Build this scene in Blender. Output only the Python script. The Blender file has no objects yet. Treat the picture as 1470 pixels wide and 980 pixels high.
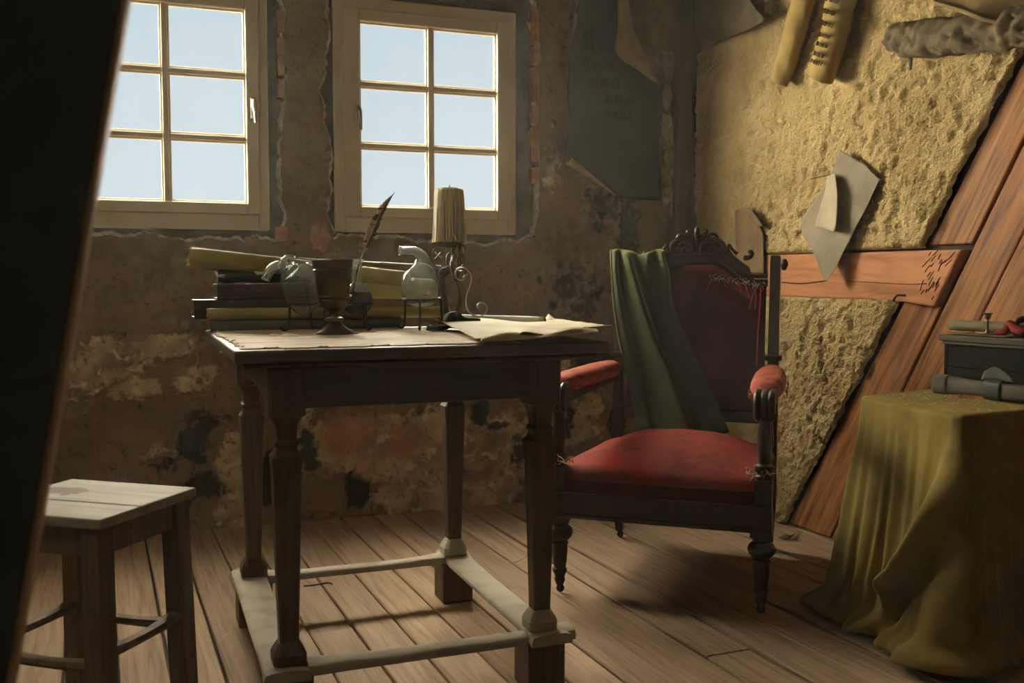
import bpy, bmesh, math, random
import numpy as np
from mathutils import Vector, Matrix, Euler
random.seed(7); np.random.seed(7)
S = bpy.context.scene
COL = S.collection
R_ = math.radians

# ---------------------------------------------------------------- camera
FPX, CAMH = 1410.0, 0.95
PITCH, YAW = math.atan(88/FPX), R_(20.9)
Fv = np.array([math.sin(YAW)*math.cos(PITCH), math.cos(YAW)*math.cos(PITCH), -math.sin(PITCH)])
Rv = np.array([math.cos(YAW), -math.sin(YAW), 0.0]); Uv = np.cross(Rv, Fv)
Ov = np.array([0, 0, CAMH])
cd = bpy.data.cameras.new('camera'); cam = bpy.data.objects.new('camera', cd); COL.objects.link(cam)
cd.sensor_width = 36; cd.lens = FPX/1470*36; cd.clip_start = 0.02
cam.matrix_world = Matrix(((Rv[0], Uv[0], -Fv[0], 0), (Rv[1], Uv[1], -Fv[1], 0), (Rv[2], Uv[2], -Fv[2], CAMH), (0, 0, 0, 1)))
cd.dof.use_dof = True; cd.dof.focus_distance = 2.75; cd.dof.aperture_fstop = 4.0
S.camera = cam

# ---------------------------------------------------------------- sky, sun, fill, exposure
W = bpy.data.worlds.new('sky'); S.world = W; W.use_nodes = True
nt = W.node_tree; nt.nodes.clear()
wo = nt.nodes.new('ShaderNodeOutputWorld'); wb = nt.nodes.new('ShaderNodeBackground')
wtc = nt.nodes.new('ShaderNodeTexCoord'); wsx = nt.nodes.new('ShaderNodeSeparateXYZ'); wr = nt.nodes.new('ShaderNodeValToRGB')
wr.color_ramp.elements[0].color = (0.70, 0.78, 0.83, 1); wr.color_ramp.elements[0].position = 0.0
wr.color_ramp.elements[1].color = (0.52, 0.66, 0.74, 1); wr.color_ramp.elements[1].position = 0.5
nt.links.new(wtc.outputs['Generated'], wsx.inputs[0]); nt.links.new(wsx.outputs['Z'], wr.inputs[0])
nt.links.new(wr.outputs[0], wb.inputs[0]); nt.links.new(wb.outputs[0], wo.inputs[0])
wb.inputs[1].default_value = 0.93

def lamp(name, kind, loc, direction, energy, color, **kw):
    l = bpy.data.lights.new(name, kind); o = bpy.data.objects.new(name, l); COL.objects.link(o)
    l.energy = energy; l.color = color
    for k, v in kw.items(): setattr(l, k, v)
    o.location = loc
    o.rotation_euler = Vector(direction).to_track_quat('-Z', 'Y').to_euler()
    return o
SUN = lamp('daylight_sun', 'SUN', (-4, 9, 6), (0.55, -0.62, -0.54), 106.0, (1.0, 0.87, 0.66), angle=R_(110))
FILL = lamp('added_wall_fill', 'AREA', (-1.5, 1.9, 2.3), (0.55, 0.75, -0.55), 10.5, (1.0, 0.80, 0.50), shape='RECTANGLE', size=0.9, size_y=0.9)  # unseen area light, added to brighten the window wall
DIM = lamp('added_shadow_fill', 'AREA', (0.3, -2.0, 1.7), (0.15, 1, -0.1), 1.8, (0.80, 1.0, 0.86), shape='RECTANGLE', size=2.2, size_y=1.2)  # unseen light behind the camera, added to lift the dark areas
S.view_settings.view_transform = 'Standard'; S.view_settings.look = 'None'
S.view_settings.gamma = 1.0; S.view_settings.use_curve_mapping = False
S.view_settings.exposure = 0.14
S.cycles.use_denoising = True
S.cycles.max_bounces = 10; S.cycles.diffuse_bounces = 5; S.cycles.transparent_max_bounces = 16; S.cycles.transmission_bounces = 10
S.cycles.caustics_reflective = False; S.cycles.caustics_refractive = False
S.cycles.sample_clamp_indirect = 4.0

# ---------------------------------------------------------------- pixel -> world helpers (camera above)
def ray(x, y): return Fv + Rv*(x-735)/FPX - Uv*(y-490)/FPX
def onz(x, y, z): d = ray(x, y); return Ov + d*(z-CAMH)/d[2]
def onY(x, y, Y): d = ray(x, y); return Ov + d*Y/d[1]
def onX(x, y, X): d = ray(x, y); return Ov + d*X/d[0]

# ---------------------------------------------------------------- noise
def _h(ix, iy, s):
    n = (ix.astype(np.int64)*374761393 + iy.astype(np.int64)*668265263 + s*974711) & 0x7fffffff
    n = ((n ^ (n >> 13))*1274126177) & 0x7fffffff
    return ((n ^ (n >> 16)) & 0xffff)/65535.0
def vnoise(x, y, s=0):
    x = np.asarray(x, float); y = np.asarray(y, float)
    ix = np.floor(x); iy = np.floor(y); fx = x-ix; fy = y-iy
    fx = fx*fx*(3-2*fx); fy = fy*fy*(3-2*fy)
    a = _h(ix, iy, s); b = _h(ix+1, iy, s); c = _h(ix, iy+1, s); d = _h(ix+1, iy+1, s)
    return (a*(1-fx)+b*fx)*(1-fy) + (c*(1-fx)+d*fx)*fy
def fbm(x, y, s=0, o=4):
    t = 0; a = 0.5; n = 0
    x = np.asarray(x, float); y = np.asarray(y, float)
    for i in range(o):
        t = t + a*vnoise(x*2**i, y*2**i, s+i*17); n += a; a *= 0.5
    return t/n
def sstep(a, b, x):
    t = np.clip((np.asarray(x, float)-a)/(b-a), 0, 1); return t*t*(3-2*t)

# ---------------------------------------------------------------- materials
def newmat(name):
    m = bpy.data.materials.new(name); m.use_nodes = True
    n = m.node_tree.nodes; return m, n, m.node_tree.links, n['Principled BSDF']
def mk(name, c1, c2=None, c3=None, scale=6, rough=0.8, bump=0.0, bscale=60, metal=0.0, stretch=(1, 1, 1), detail=6,
       lo=0.35, hi=0.65, spec=0.3, sheen=0, dist=0.0, bdist=0.002, rand=True, sheen_tint=None, vary=0.0, bstretch=None):
    m, n, L, p = newmat(name)
    p.inputs['Roughness'].default_value = rough; p.inputs['Metallic'].default_value = metal
    p.inputs['Specular IOR Level'].default_value = spec
    if sheen:
        p.inputs['Sheen Weight'].default_value = sheen; p.inputs['Sheen Roughness'].default_value = 0.35
        p.inputs['Sheen Tint'].default_value = (*(sheen_tint or c1), 1)
    tc = n.new('ShaderNodeTexCoord'); mp = n.new('ShaderNodeMapping'); mp.inputs['Scale'].default_value = stretch
    L.new(tc.outputs['Object'], mp.inputs['Vector'])
    oi = n.new('ShaderNodeObjectInfo')
    if rand:
        vm = n.new('ShaderNodeVectorMath'); vm.operation = 'SCALE'; vm.inputs[0].default_value = (13.1, 7.7, 5.3)
        L.new(oi.outputs['Random'], vm.inputs['Scale']); L.new(vm.outputs[0], mp.inputs['Location'])
    if c2 is None: c2 = tuple(0.8*c for c in c1)
    nz = n.new('ShaderNodeTexNoise'); nz.inputs['Scale'].default_value = scale; nz.inputs['Detail'].default_value = detail
    nz.inputs['Roughness'].default_value = 0.6; nz.inputs['Distortion'].default_value = dist
    L.new(mp.outputs[0], nz.inputs['Vector'])
    cr = n.new('ShaderNodeValToRGB'); e = cr.color_ramp.elements
    e[0].position = lo; e[0].color = (*c1, 1); e[1].position = hi; e[1].color = (*c2, 1)
    if c3: k = e.new((lo+hi)/2); k.color = (*c3, 1)
    L.new(nz.outputs[0], cr.inputs[0])
    out = cr.outputs[0]
    if vary:
        hs = n.new('ShaderNodeHueSaturation'); mr = n.new('ShaderNodeMapRange')
        mr.inputs['To Min'].default_value = 1-vary; mr.inputs['To Max'].default_value = 1+vary
        L.new(oi.outputs['Random'], mr.inputs[0]); L.new(mr.outputs[0], hs.inputs['Value']); L.new(out, hs.inputs['Color']); out = hs.outputs[0]
    L.new(out, p.inputs['Base Color'])
    if bump:
        b = n.new('ShaderNodeBump'); b.inputs['Strength'].default_value = bump; b.inputs['Distance'].default_value = bdist
        n2 = n.new('ShaderNodeTexNoise'); n2.inputs['Scale'].default_value = bscale; n2.inputs['Detail'].default_value = 5
        if bstretch:
            mp2 = n.new('ShaderNodeMapping'); mp2.inputs['Scale'].default_value = bstretch
            L.new(tc.outputs['Object'], mp2.inputs['Vector']); L.new(mp2.outputs[0], n2.inputs['Vector'])
        else: L.new(mp.outputs[0], n2.inputs['Vector'])
        L.new(n2.outputs[0], b.inputs['Height']); L.new(b.outputs[0], p.inputs['Normal'])
    return m
def wood(name, c1, c2, c3=None, axis=0, scale=3.0, rough=0.6, bump=0.35, spec=0.3, vary=0.12, ratio=14, lo=0.3, hi=0.7, rand=True):
    st = [ratio, ratio, ratio]; st[axis] = 1.0
    return mk(name, c1, c2, c3, scale=scale, rough=rough, bump=bump, bscale=scale*3, stretch=tuple(st), spec=spec, dist=1.2, vary=vary, lo=lo, hi=hi, bdist=0.0015, rand=rand)

# ---------------------------------------------------------------- mesh builder
class MB:
    def __init__(s): s.v = []; s.f = []; s.mi = []; s.n = 0
    def add(s, V, Fc, mi=0):
        s.v.append(np.asarray(V, float).reshape(-1, 3)); b = s.n; s.n += len(s.v[-1])
        for f in Fc: s.f.append(tuple(int(i)+b for i in f)); s.mi.append(mi)
    def box(s, lo, hi, mi=0, M=None):
        (a, b, c), (d, e, f) = lo, hi
        V = np.array([(a, b, c), (d, b, c), (d, e, c), (a, e, c), (a, b, f), (d, b, f), (d, e, f), (a, e, f)], float)
        if M is not None: V = (np.asarray(M)[:3, :3] @ V.T).T + np.asarray(M)[:3, 3]
        s.add(V, [(0, 3, 2, 1), (4, 5, 6, 7), (0, 1, 5, 4), (1, 2, 6, 5), (2, 3, 7, 6), (3, 0, 4, 7)], mi)
    def grid(s, P, mi=0, flip=False, closed_u=False):
        P = np.asarray(P, float); nu, nv = P.shape[:2]
        F = []
        for i in range(nu if closed_u else nu-1):
            i2 = (i+1) % nu
            for j in range(nv-1):
                q = (i*nv+j, i2*nv+j, i2*nv+j+1, i*nv+j+1)
                F.append(q[::-1] if flip else q)
        s.add(P.reshape(-1, 3), F, mi)
    def tube(s, pts, rad, n=10, mi=0, sub=1, caps=True, sx=1.0, sy=1.0, up=None, twist=0.0):
        pts = np.asarray(pts, float); rad = np.broadcast_to(np.asarray(rad, float), (len(pts),)).copy()
        if sub > 1:
            t = np.linspace(0, len(pts)-1, (len(pts)-1)*sub+1)
            rad = crv(rad[:, None], t)[:, 0]; pts = crv(pts, t)
        T = np.gradient(pts, axis=0); T /= np.linalg.norm(T, axis=1)[:, None]+1e-12
        u = np.array(up if up is not None else ((0, 0, 1) if abs(T[0][2]) < 0.9 else (1, 0, 0)), float)
        rings = []
        for i, (p, t, r) in enumerate(zip(pts, T, rad)):
            u = u - t*(u@t); u /= np.linalg.norm(u)+1e-12; w = np.cross(t, u)
            a = np.linspace(0, 2*np.pi, n, endpoint=False)+twist*i
            rings.append(p + np.outer(np.cos(a)*r*sx, u) + np.outer(np.sin(a)*r*sy, w))
        Q = np.array(rings); m = len(Q)
        F = []
        for i in range(m-1):
            for j in range(n):
                k = (j+1) % n; F.append((i*n+j, i*n+k, (i+1)*n+k, (i+1)*n+j))
        if caps: F.append(tuple(range(n-1, -1, -1))); F.append(tuple((m-1)*n+j for j in range(n)))
        s.add(Q.reshape(-1, 3), F, mi)
    def lathe(s, prof, c=(0, 0, 0), n=24, mi=0, M=None, rfun=None, cap=True):
        a = np.linspace(0, 2*np.pi, n, endpoint=False); V = []
        for r, z in prof:
            rr = r*np.ones(n) if rfun is None else r*rfun(a, z)
            V.append(np.stack([rr*np.cos(a), rr*np.sin(a), np.full(n, z)], 1))
        V = np.concatenate(V); m = len(prof)
        if M is not None: V = (np.asarray(M)[:3, :3] @ V.T).T + np.asarray(M)[:3, 3]
        F = [(i*n+j, i*n+(j+1) % n, (i+1)*n+(j+1) % n, (i+1)*n+j) for i in range(m-1) for j in range(n)]
        if cap: F.append(tuple(range(n-1, -1, -1))); F.append(tuple((m-1)*n+j for j in range(n)))
        s.add(V+np.asarray(c), F, mi)
    def prism(s, poly, d0, d1, axes=(0, 2, 1), mi=0):
        # poly in axes[0],axes[1]; extruded along axes[2]
        n = len(poly); V = np.zeros((2*n, 3))
        for i, (a, b) in enumerate(poly):
            for k, d in ((0, d0), (1, d1)): V[i+k*n, axes[0]] = a; V[i+k*n, axes[1]] = b; V[i+k*n, axes[2]] = d
        s.add(V, [tuple(range(n)), tuple(range(2*n-1, n-1, -1))]+[(i, i+n, (i+1) % n+n, (i+1) % n) for i in range(n)], mi)
    def build(s, name, mats, parent=None, smooth=True, bevel=0, subsurf=0, solid=0, loc=None, rot=None, fixn=True, seg=2, attr=None, sharp=40, off=0):
        V = np.concatenate(s.v) if s.v else np.zeros((0, 3))
        me = bpy.data.meshes.new(name); me.from_pydata(V.tolist(), [], s.f)
        if not isinstance(mats, (list, tuple)): mats = [mats]
        for m in mats: me.materials.append(m)
        me.polygons.foreach_set('material_index', s.mi)
        if fixn:
            bm = bmesh.new(); bm.from_mesh(me); bmesh.ops.recalc_face_normals(bm, faces=bm.faces); bm.to_mesh(me); bm.free()
        me.polygons.foreach_set('use_smooth', [bool(smooth)]*len(me.polygons))
        if attr is not None:
            a = me.color_attributes.new('masks', 'FLOAT_COLOR', 'POINT')
            c = np.ones((len(V), 4)); c[:, :3] = attr; a.data.foreach_set('color', c.ravel())
        me.update()
        if smooth and sharp: me.set_sharp_from_angle(angle=R_(sharp))
        o = bpy.data.objects.new(name, me); COL.objects.link(o)
        if parent is not None: o.parent = parent
        if loc is not None: o.location = loc
        if rot is not None: o.rotation_euler = rot
        if solid:
            md = o.modifiers.new('solid', 'SOLIDIFY'); md.thickness = solid; md.offset = off
        if bevel:
            md = o.modifiers.new('bevel', 'BEVEL'); md.width = bevel; md.segments = seg; md.limit_method = 'ANGLE'; md.angle_limit = R_(35)
        if subsurf:
            md = o.modifiers.new('sub', 'SUBSURF'); md.levels = subsurf; md.render_levels = subsurf
        return o
def crv(P, t):
    P = np.asarray(P, float); n = len(P); t = np.asarray(t, float)
    i = np.clip(np.floor(t).astype(int), 0, n-2); u = (t-i)[:, None]
    g = lambda k: P[np.clip(k, 0, n-1)]
    p1, p2 = g(i), g(i+1)
    p0 = np.where((i > 0)[:, None], g(i-1), 2*p1-p2); p3 = np.where((i+2 < n)[:, None], g(i+2), 2*p2-p1)
    return 0.5*((2*p1)+(-p0+p2)*u+(2*p0-5*p1+4*p2-p3)*u*u+(-p0+3*p1-3*p2+p3)*u**3)
def patch(C, nu, nv):
    C = np.asarray(C, float); a, b = C.shape[:2]
    tu = np.linspace(0, a-1, nu); tv = np.linspace(0, b-1, nv)
    A = np.stack([crv(C[:, j], tu) for j in range(b)], 1)
    return np.stack([crv(A[i], tv) for i in range(nu)], 0)
def bx(name, lo, hi, mat, parent=None, bevel=0.003, **k):
    m = MB(); m.box(lo, hi); return m.build(name, mat, parent, smooth=False, bevel=bevel, **k)
def thing(name, label, cat, loc=(0, 0, 0), rz=0, group=None):
    o = bpy.data.objects.new(name, None); COL.objects.link(o); o.location = loc; o.rotation_euler = (0, 0, rz)
    o.empty_display_size = 0.1
    o['label'] = label; o['category'] = cat
    if group: o['group'] = group
    return o
def tag(o, label, cat, group=None):
    o['label'] = label; o['category'] = cat
    if group: o['group'] = group
    return o
def struct(o): o['kind'] = 'structure'; return o
# ================================================================ THE ROOM
WY, WX = 3.87, 2.35          # window wall plane, right wall plane
# ---- materials of the shell
def wallmat():
    m, n, L, p = newmat('old_plaster')
    p.inputs['Roughness'].default_value = 0.95; p.inputs['Specular IOR Level'].default_value = 0.1
    tc = n.new('ShaderNodeTexCoord')
    at = n.new('ShaderNodeAttribute'); at.attribute_name = 'masks'
    sp = n.new('ShaderNodeSeparateColor'); L.new(at.outputs['Color'], sp.inputs[0])
    def noise(sc, de=6, ds=0.0):
        z = n.new('ShaderNodeTexNoise'); z.inputs['Scale'].default_value = sc; z.inputs['Detail'].default_value = de
        z.inputs['Distortion'].default_value = ds; L.new(tc.outputs['Object'], z.inputs['Vector']); return z.outputs[0]
    def ramp(x, a, b, c1=(0, 0, 0, 1), c2=(1, 1, 1, 1)):
        r = n.new('ShaderNodeValToRGB'); r.color_ramp.elements[0].position = a; r.color_ramp.elements[1].position = b
        r.color_ramp.elements[0].color = c1; r.color_ramp.elements[1].color = c2; L.new(x, r.inputs[0]); return r.outputs[0]
    def math_(op, a, b):
        q = n.new('ShaderNodeMath'); q.operation = op
        for i, v in enumerate((a, b)):
            if isinstance(v, (int, float)): q.inputs[i].default_value = v
            else: L.new(v, q.inputs[i])
        return q.outputs[0]
    def mix(f, a, b):
        q = n.new('ShaderNodeMix'); q.data_type = 'RGBA'
        L.new(f, q.inputs[0])
        for i, v in ((6, a), (7, b)):
            if isinstance(v, tuple): q.inputs[i].default_value = v
            else: L.new(v, q.inputs[i])
        return q.outputs[2]
    base = ramp(noise(3.0, 8, 0.4), 0.3, 0.72, (0.12, 0.080, 0.042, 1), (0.28, 0.19, 0.095, 1))
    base = mix(ramp(noise(22, 8), 0.48, 0.62), base, (0.20, 0.145, 0.082, 1)); base = mix(ramp(noise(34, 8, 1.2), 0.60, 0.72), base, (0.075, 0.056, 0.034, 1))
    tan = ramp(noise(9, 8, 0.6), 0.28, 0.7, (0.20, 0.145, 0.08, 1), (0.62, 0.48, 0.29, 1))
    tan = mix(ramp(noise(30, 9, 1.0), 0.57, 0.66), tan, (0.19, 0.142, 0.082, 1)); tan = mix(ramp(noise(19, 8, 0.6), 0.56, 0.66), tan, (0.66, 0.53, 0.34, 1))
    fine = math_('MULTIPLY', math_('SUBTRACT', noise(26, 8, 0.5), 0.5), 0.9)
    def edge(ch, a=0.42, b=0.58): return ramp(math_('ADD', sp.outputs[ch], fine), a, b)
    red = ramp(noise(7, 6, 0.5), 0.3, 0.7, (0.30, 0.13, 0.075, 1), (0.44, 0.24, 0.14, 1))
    dark = ramp(noise(16, 6), 0.35, 0.7, (0.02, 0.02, 0.014, 1), (0.055, 0.045, 0.028, 1))
    c = mix(edge(0), base, tan); c = mix(math_('MULTIPLY', edge(2, 0.35, 0.75), 0.8), c, red); c = mix(edge(1), c, dark)
    L.new(c, p.inputs['Base Color'])
    b = n.new('ShaderNodeBump'); b.inputs['Strength'].default_value = 0.75; b.inputs['Distance'].default_value = 0.008
    h = math_('ADD', noise(38, 8), math_('MULTIPLY', edge(0), 0.35)); L.new(h, b.inputs['Height']); L.new(b.outputs[0], p.inputs['Normal'])
    return m
PLASTER = wallmat()
RAW = mk('raw_plaster_edge', (0.26, 0.20, 0.13), (0.72, 0.62, 0.46), scale=30, rough=0.95, bump=0.9, bscale=90, bdist=0.006, rand=False)
MORTAR = mk('dark_mortar', (0.055, 0.045, 0.03), (0.13, 0.105, 0.07), scale=14, rough=0.95, bump=0.8, bscale=45, bdist=0.006, rand=False)
BRICK = mk('brick', (0.30, 0.14, 0.085), (0.46, 0.28, 0.18), scale=24, rough=0.95, bump=0.8, bscale=70, bdist=0.004, vary=0.15)
LOAM = mk('loam_plaster', (0.40, 0.285, 0.125), (0.56, 0.42, 0.20), (0.48, 0.355, 0.162), scale=5, detail=10, rough=0.97, bump=1.0, bscale=85, bdist=0.012, spec=0.1, rand=False)
DARKBACK = mk('dark_timber_back', (0.03, 0.022, 0.014), (0.06, 0.045, 0.03), scale=8)
FLOORW = wood('floor_boards', (0.42, 0.295, 0.19), (0.22, 0.148, 0.092), (0.345, 0.238, 0.15), axis=1, scale=2.2, rough=0.75, bump=0.6, vary=0.16, ratio=22, spec=0.25)
PINE = wood('orange_pine', (0.44, 0.19, 0.056), (0.11, 0.042, 0.013), (0.31, 0.125, 0.036), axis=1, scale=2.0, rough=0.6, bump=0.6, ratio=16, vary=0.1, lo=.34, hi=.66, spec=0.25)
BEAMW = wood('red_beam_wood', (0.60, 0.27, 0.12), (0.30, 0.11, 0.045), (0.50, 0.21, 0.09), axis=1, scale=2.2, rough=0.65, bump=0.5, ratio=9, vary=0.0, spec=0.2)
POSTW = wood('dark_post_wood', (0.10, 0.06, 0.035), (0.04, 0.025, 0.015), axis=2, scale=2.5, rough=0.8, bump=0.5)
PAINT = mk('window_paint', (0.58, 0.50, 0.36), (0.66, 0.58, 0.43), scale=5, rough=0.6, bump=0.1, bscale=60)
BEAD = mk('putty_bead', (0.70, 0.55, 0.28), (0.80, 0.67, 0.40), scale=20, rough=0.6)
IRONBRIGHT = mk('worn_metal', (0.55, 0.50, 0.44), (0.35, 0.32, 0.28), scale=20, rough=0.35, metal=1.0)
def panemat():
    m, n, L, p = newmat('window_glass'); n.remove(p)
    tr = n.new('ShaderNodeBsdfTransparent'); tr.inputs[0].default_value = (0.97, 0.985, 0.985, 1)
    gl = n.new('ShaderNodeBsdfGlossy'); gl.inputs['Roughness'].default_value = 0.03
    lw = n.new('ShaderNodeLayerWeight'); pw = n.new('ShaderNodeMath'); pw.operation = 'POWER'; pw.inputs[1].default_value = 5; L.new(lw.outputs['Facing'], pw.inputs[0])
    fr = n.new('ShaderNodeMath'); fr.operation = 'MULTIPLY_ADD'; fr.inputs[1].default_value = 0.7; fr.inputs[2].default_value = 0.02; L.new(pw.outputs[0], fr.inputs[0])
    mx = n.new('ShaderNodeMixShader'); L.new(fr.outputs[0], mx.inputs[0]); L.new(tr.outputs[0], mx.inputs[1]); L.new(gl.outputs[0], mx.inputs[2])
    L.new(mx.outputs[0], n['Material Output'].inputs[0]); return m
PANE = panemat()

# ---- window wall: plaster with two broken holes
H1 = (-0.345, 0.548, 1.105, 2.13); H2 = (0.705, 1.597, 1.108, 2.13)
def blobs(x, z, L):
    t = np.zeros_like(x)
    for (px, py, rx, rz, w) in L:
        c = onY(px, py, WY); t = np.maximum(t, w*np.exp(-(((x-c[0])/rx)**2+((z-c[2])/rz)**2)))
    return t
TANB = [(160, 520, .16, .11, 1), (230, 498, .16, .06, 1), (270, 540, .10, .08, .9), (200, 555, .14, .05, .9), (425, 600, .06, .12, .9), (345, 680, .12, .16, 1), (330, 740, .14, .06, .8), (560, 640, .36, .17, 1.2), (600, 715, .40, .10, 1), (720, 640, .18, .2, 1.05), (705, 700, .15, .10, 1.1), (830, 610, .13, .12, 1), (805, 520, .05, .04, 1), (850, 580, .10, .08, .8), (960, 190, .07, .10, 1), (958, 260, .04, .2, .9), (940, 90, .10, .08, .65), (150, 720, .2, .05, .5), (240, 650, .10, .06, .5), (790, 230, .09, .30, .62), (430, 470, .05, .04, .6)]  # tall patch right of the second window also stands in for warm reflected light
DRKB = [(250, 520, .09, .09, .8), (300, 620, .12, .14, .8), (385, 690, .06, .12, .9), (300, 700, .12, .08, .85), (445, 640, .05, .14, .9), (510, 715, .06, .08, 1), (690, 590, .06, .09, 1), (745, 640, .06, .12, 1), (720, 610, .12, .03, .8), (605, 590, .05, .07, .95), (860, 300, .14, .15, .9), (830, 420, .2, .2, .75), (770, 400, .12, .1, .5), (820, 600, .05, .10, .9), (880, 620, .05, .1, .9), (850, 650, .12, .05, .9), (860, 520, .1, .08, .8), (460, 740, .3, .035, .7), (240, 600, .22, .06, .55), (210, 660, .10, .10, .75), (370, 530, .05, .05, .7), (415, 330, .1, .05, .35), (905, 330, .1, .3, .7), (840, 20, .06, .08, .9)]
REDB = [(505, 620, .17, .12, 1), (590, 630, .13, .10, .95), (560, 650, .24, .06, .8), (350, 650, .07, .06, .8), (470, 720, .14, .08, .6), (560, 700, .2, .08, .45), (460, 338, .05, .08, 1)]
def wmasks(x, z):
    n1 = fbm(x*5, z*5, 3, 5)-0.5; n2 = fbm(x*6+9, z*6, 31, 5)-0.5
    low = sstep(0.95, 0.4, z)
    tan = blobs(x, z, TANB)*0.85 + 1.1*n1*(0.35+0.65*low) + 0.05*low
    drk = blobs(x, z, DRKB)*0.8 + 1.2*n2*(0.4+0.6*low) - 0.02
    red = blobs(x, z, REDB)*0.9 + 0.4*n2
    return np.clip(np.stack([tan, drk, red], -1), 0, 1)
def wrelief(x, z):
    m = wmasks(x, z)
    return 0.012*(fbm(x*2.5, z*2.5, 5, 4)-0.5) + 0.006*(fbm(x*16, z*16, 8, 4)-0.5) + 0.006*sstep(0.42, 0.6, m[..., 0]) - 0.006*sstep(0.42, 0.6, m[..., 1])
wb = MB(); ATT = []
def wgrid(X, Z, extra=None, lift=None):
    Y = WY - wrelief(X, Z)
    if lift is not None: Y = Y + lift
    wb.grid(np.stack([X, Y, Z], -1)); ATT.append(wmasks(X, Z).reshape(-1, 3))
def wrect(x0, x1, z0, z1, st):
    nx = max(2, int((x1-x0)/st)+1); nz = max(2, int((z1-z0)/st)+1)
    X, Z = np.meshgrid(np.linspace(x0, x1, nx), np.linspace(z0, z1, nz), indexing='ij'); wgrid(X, Z)
O1 = (-0.52, 0.625, 0.95, 2.3); O2 = (0.625, 1.75, 0.95, 2.3)
wrect(-2.2, -0.52, 0.95, 2.3, 0.03); wrect(1.75, 2.36, 0.95, 2.3, 0.009)
wrect(-0.55, 2.36, 0.0, 0.95, 0.009); wrect(-2.2, -0.55, 0.0, 0.95, 0.03); wrect(-2.2, 2.36, 2.3, 2.52, 0.03)
def perim(r, k):
    x0, x1, z0, z1 = r; t = np.linspace(0, 1, k, endpoint=False)
    return np.concatenate([np.stack([x0+(x1-x0)*t, z0+0*t], 1), np.stack([x1+0*t, z0+(z1-z0)*t], 1), np.stack([x1-(x1-x0)*t, z1+0*t], 1), np.stack([x0+0*t, z1-(z1-z0)*t], 1)])
edge = MB()
for hi_, (O, Hh) in enumerate(((O1, H1), (O2, H2))):
    k = 190; A = perim(O, k); B = perim(Hh, k); nP = 4*k
    s = np.arange(nP)*0.006
    jag = (fbm(s*6, s*0+hi_*5, 11, 5)-0.5)*0.075 + (fbm(s*45, s*0+hi_, 12, 3)-0.5)*0.012
    cen = np.array([(Hh[0]+Hh[1])/2, (Hh[2]+Hh[3])/2]); d = B-cen; side = np.arange(nP)//k
    nrm = np.array([(0, -1), (1, 0), (0, 1), (-1, 0)])[side]
    B = B + nrm*jag[:, None]
    # round the corners a little
    cr = np.minimum(np.abs(B[:, 0:1]-Hh[0]), np.abs(B[:, 0:1]-Hh[1])) + np.minimum(np.abs(B[:, 1:2]-Hh[2]), np.abs(B[:, 1:2]-Hh[3]))
    B = B + (cen-B)*0.05*np.clip(1-cr/0.09, 0, 1)
    ts = np.linspace(0, 1, 26)
    G = A[None]*(1-ts[:, None, None]) + B[None]*ts[:, None, None]
    X, Z = G[..., 0], G[..., 1]
    X = np.concatenate([X, X[:, :1]], 1); Z = np.concatenate([Z, Z[:, :1]], 1)
    wgrid(X, Z)
    # torn, crumbling edge going back into the wall
    Bc = np.concatenate([B, B[:1]]); Nc = np.concatenate([nrm, nrm[:1]]); sc = np.arange(nP+1)*0.006
    rings = []
    for j, (inn, back) in enumerate(((0, 0), (0.005, 0.004), (0.008, 0.015), (0.010, 0.03), (0.010, 0.05))):
        q = Bc - Nc*(inn*(0.1+2.2*fbm(sc*14, sc*0+j, 40+j, 3)))[:, None]
        y = WY - wrelief(Bc[:, 0], Bc[:, 1]) + back + (0 if j == 0 else 0.010*(fbm(sc*40, sc*0+j*3, 50, 3)-0.5))
        rings.append(np.stack([q[:, 0], y, q[:, 1]], 1))
    edge.grid(np.array(rings))
wall_back = struct(wb.build('wall_back', PLASTER, attr=np.concatenate(ATT), sharp=0, fixn=False))
edge.build('broken_plaster_edge', RAW, wall_back, sharp=60)
FR1 = (-0.27, 0.487, 1.14, 2.06); FR2 = (0.737, 1.503, 1.14, 2.06)
ms = MB()
for (a, b) in ((-2.3, FR1[0]), (FR1[1], FR2[0]), (FR2[1], 2.5)): ms.box((a, WY+0.03, 1.14), (b, WY+0.065, 2.06))
ms.box((-2.3, WY+0.03, -0.05), (2.5, WY+0.065, 1.14)); ms.box((-2.3, WY+0.03, 2.06), (2.5, WY+0.065, 2.55))
ms.build('masonry', MORTAR, wall_back, smooth=False)
def brick(x0, x1, z0, z1, y0=WY-0.004, y1=WY+0.06, jit=0.004):
    bm = bmesh.new(); bmesh.ops.create_cube(bm, size=1)
    bmesh.ops.bevel(bm, geom=bm.edges[:], offset=0.06, segments=1, affect='EDGES')
    for v in bm.verts:
        v.co = Vector(((x0+x1)/2+v.co.x*(x1-x0), (y0+y1)/2+v.co.y*(y1-y0), (z0+z1)/2+v.co.z*(z1-z0))) + Vector([random.uniform(-jit, jit) for _ in range(3)])
    me = bpy.data.meshes.new('brick'); bm.to_mesh(me); bm.free(); me.materials.append(BRICK)
    o = bpy.data.objects.new('brick', me); COL.objects.link(o); o.parent = wall_back
for (yt, yb) in ((10, 62), (66, 92), (97, 147), (152, 178), (186, 232), (240, 262)):      # right side of the second window
    a = onY(768, yt, WY); b = onY(768, yb, WY); brick(1.568+random.uniform(-.004, .004), 1.600, b[2], a[2])
for (yt, yb) in ((15, 48), (55, 80), (84, 110), (114, 142)):                                 # right side of the first window
    a = onY(408, yt, WY); b = onY(408, yb, WY); brick(0.520, 0.547, b[2], a[2])
a = onY(395, 345, WY); b = onY(412, 326, WY); brick(a[0], b[0], a[2], b[2], WY-0.008)
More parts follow.
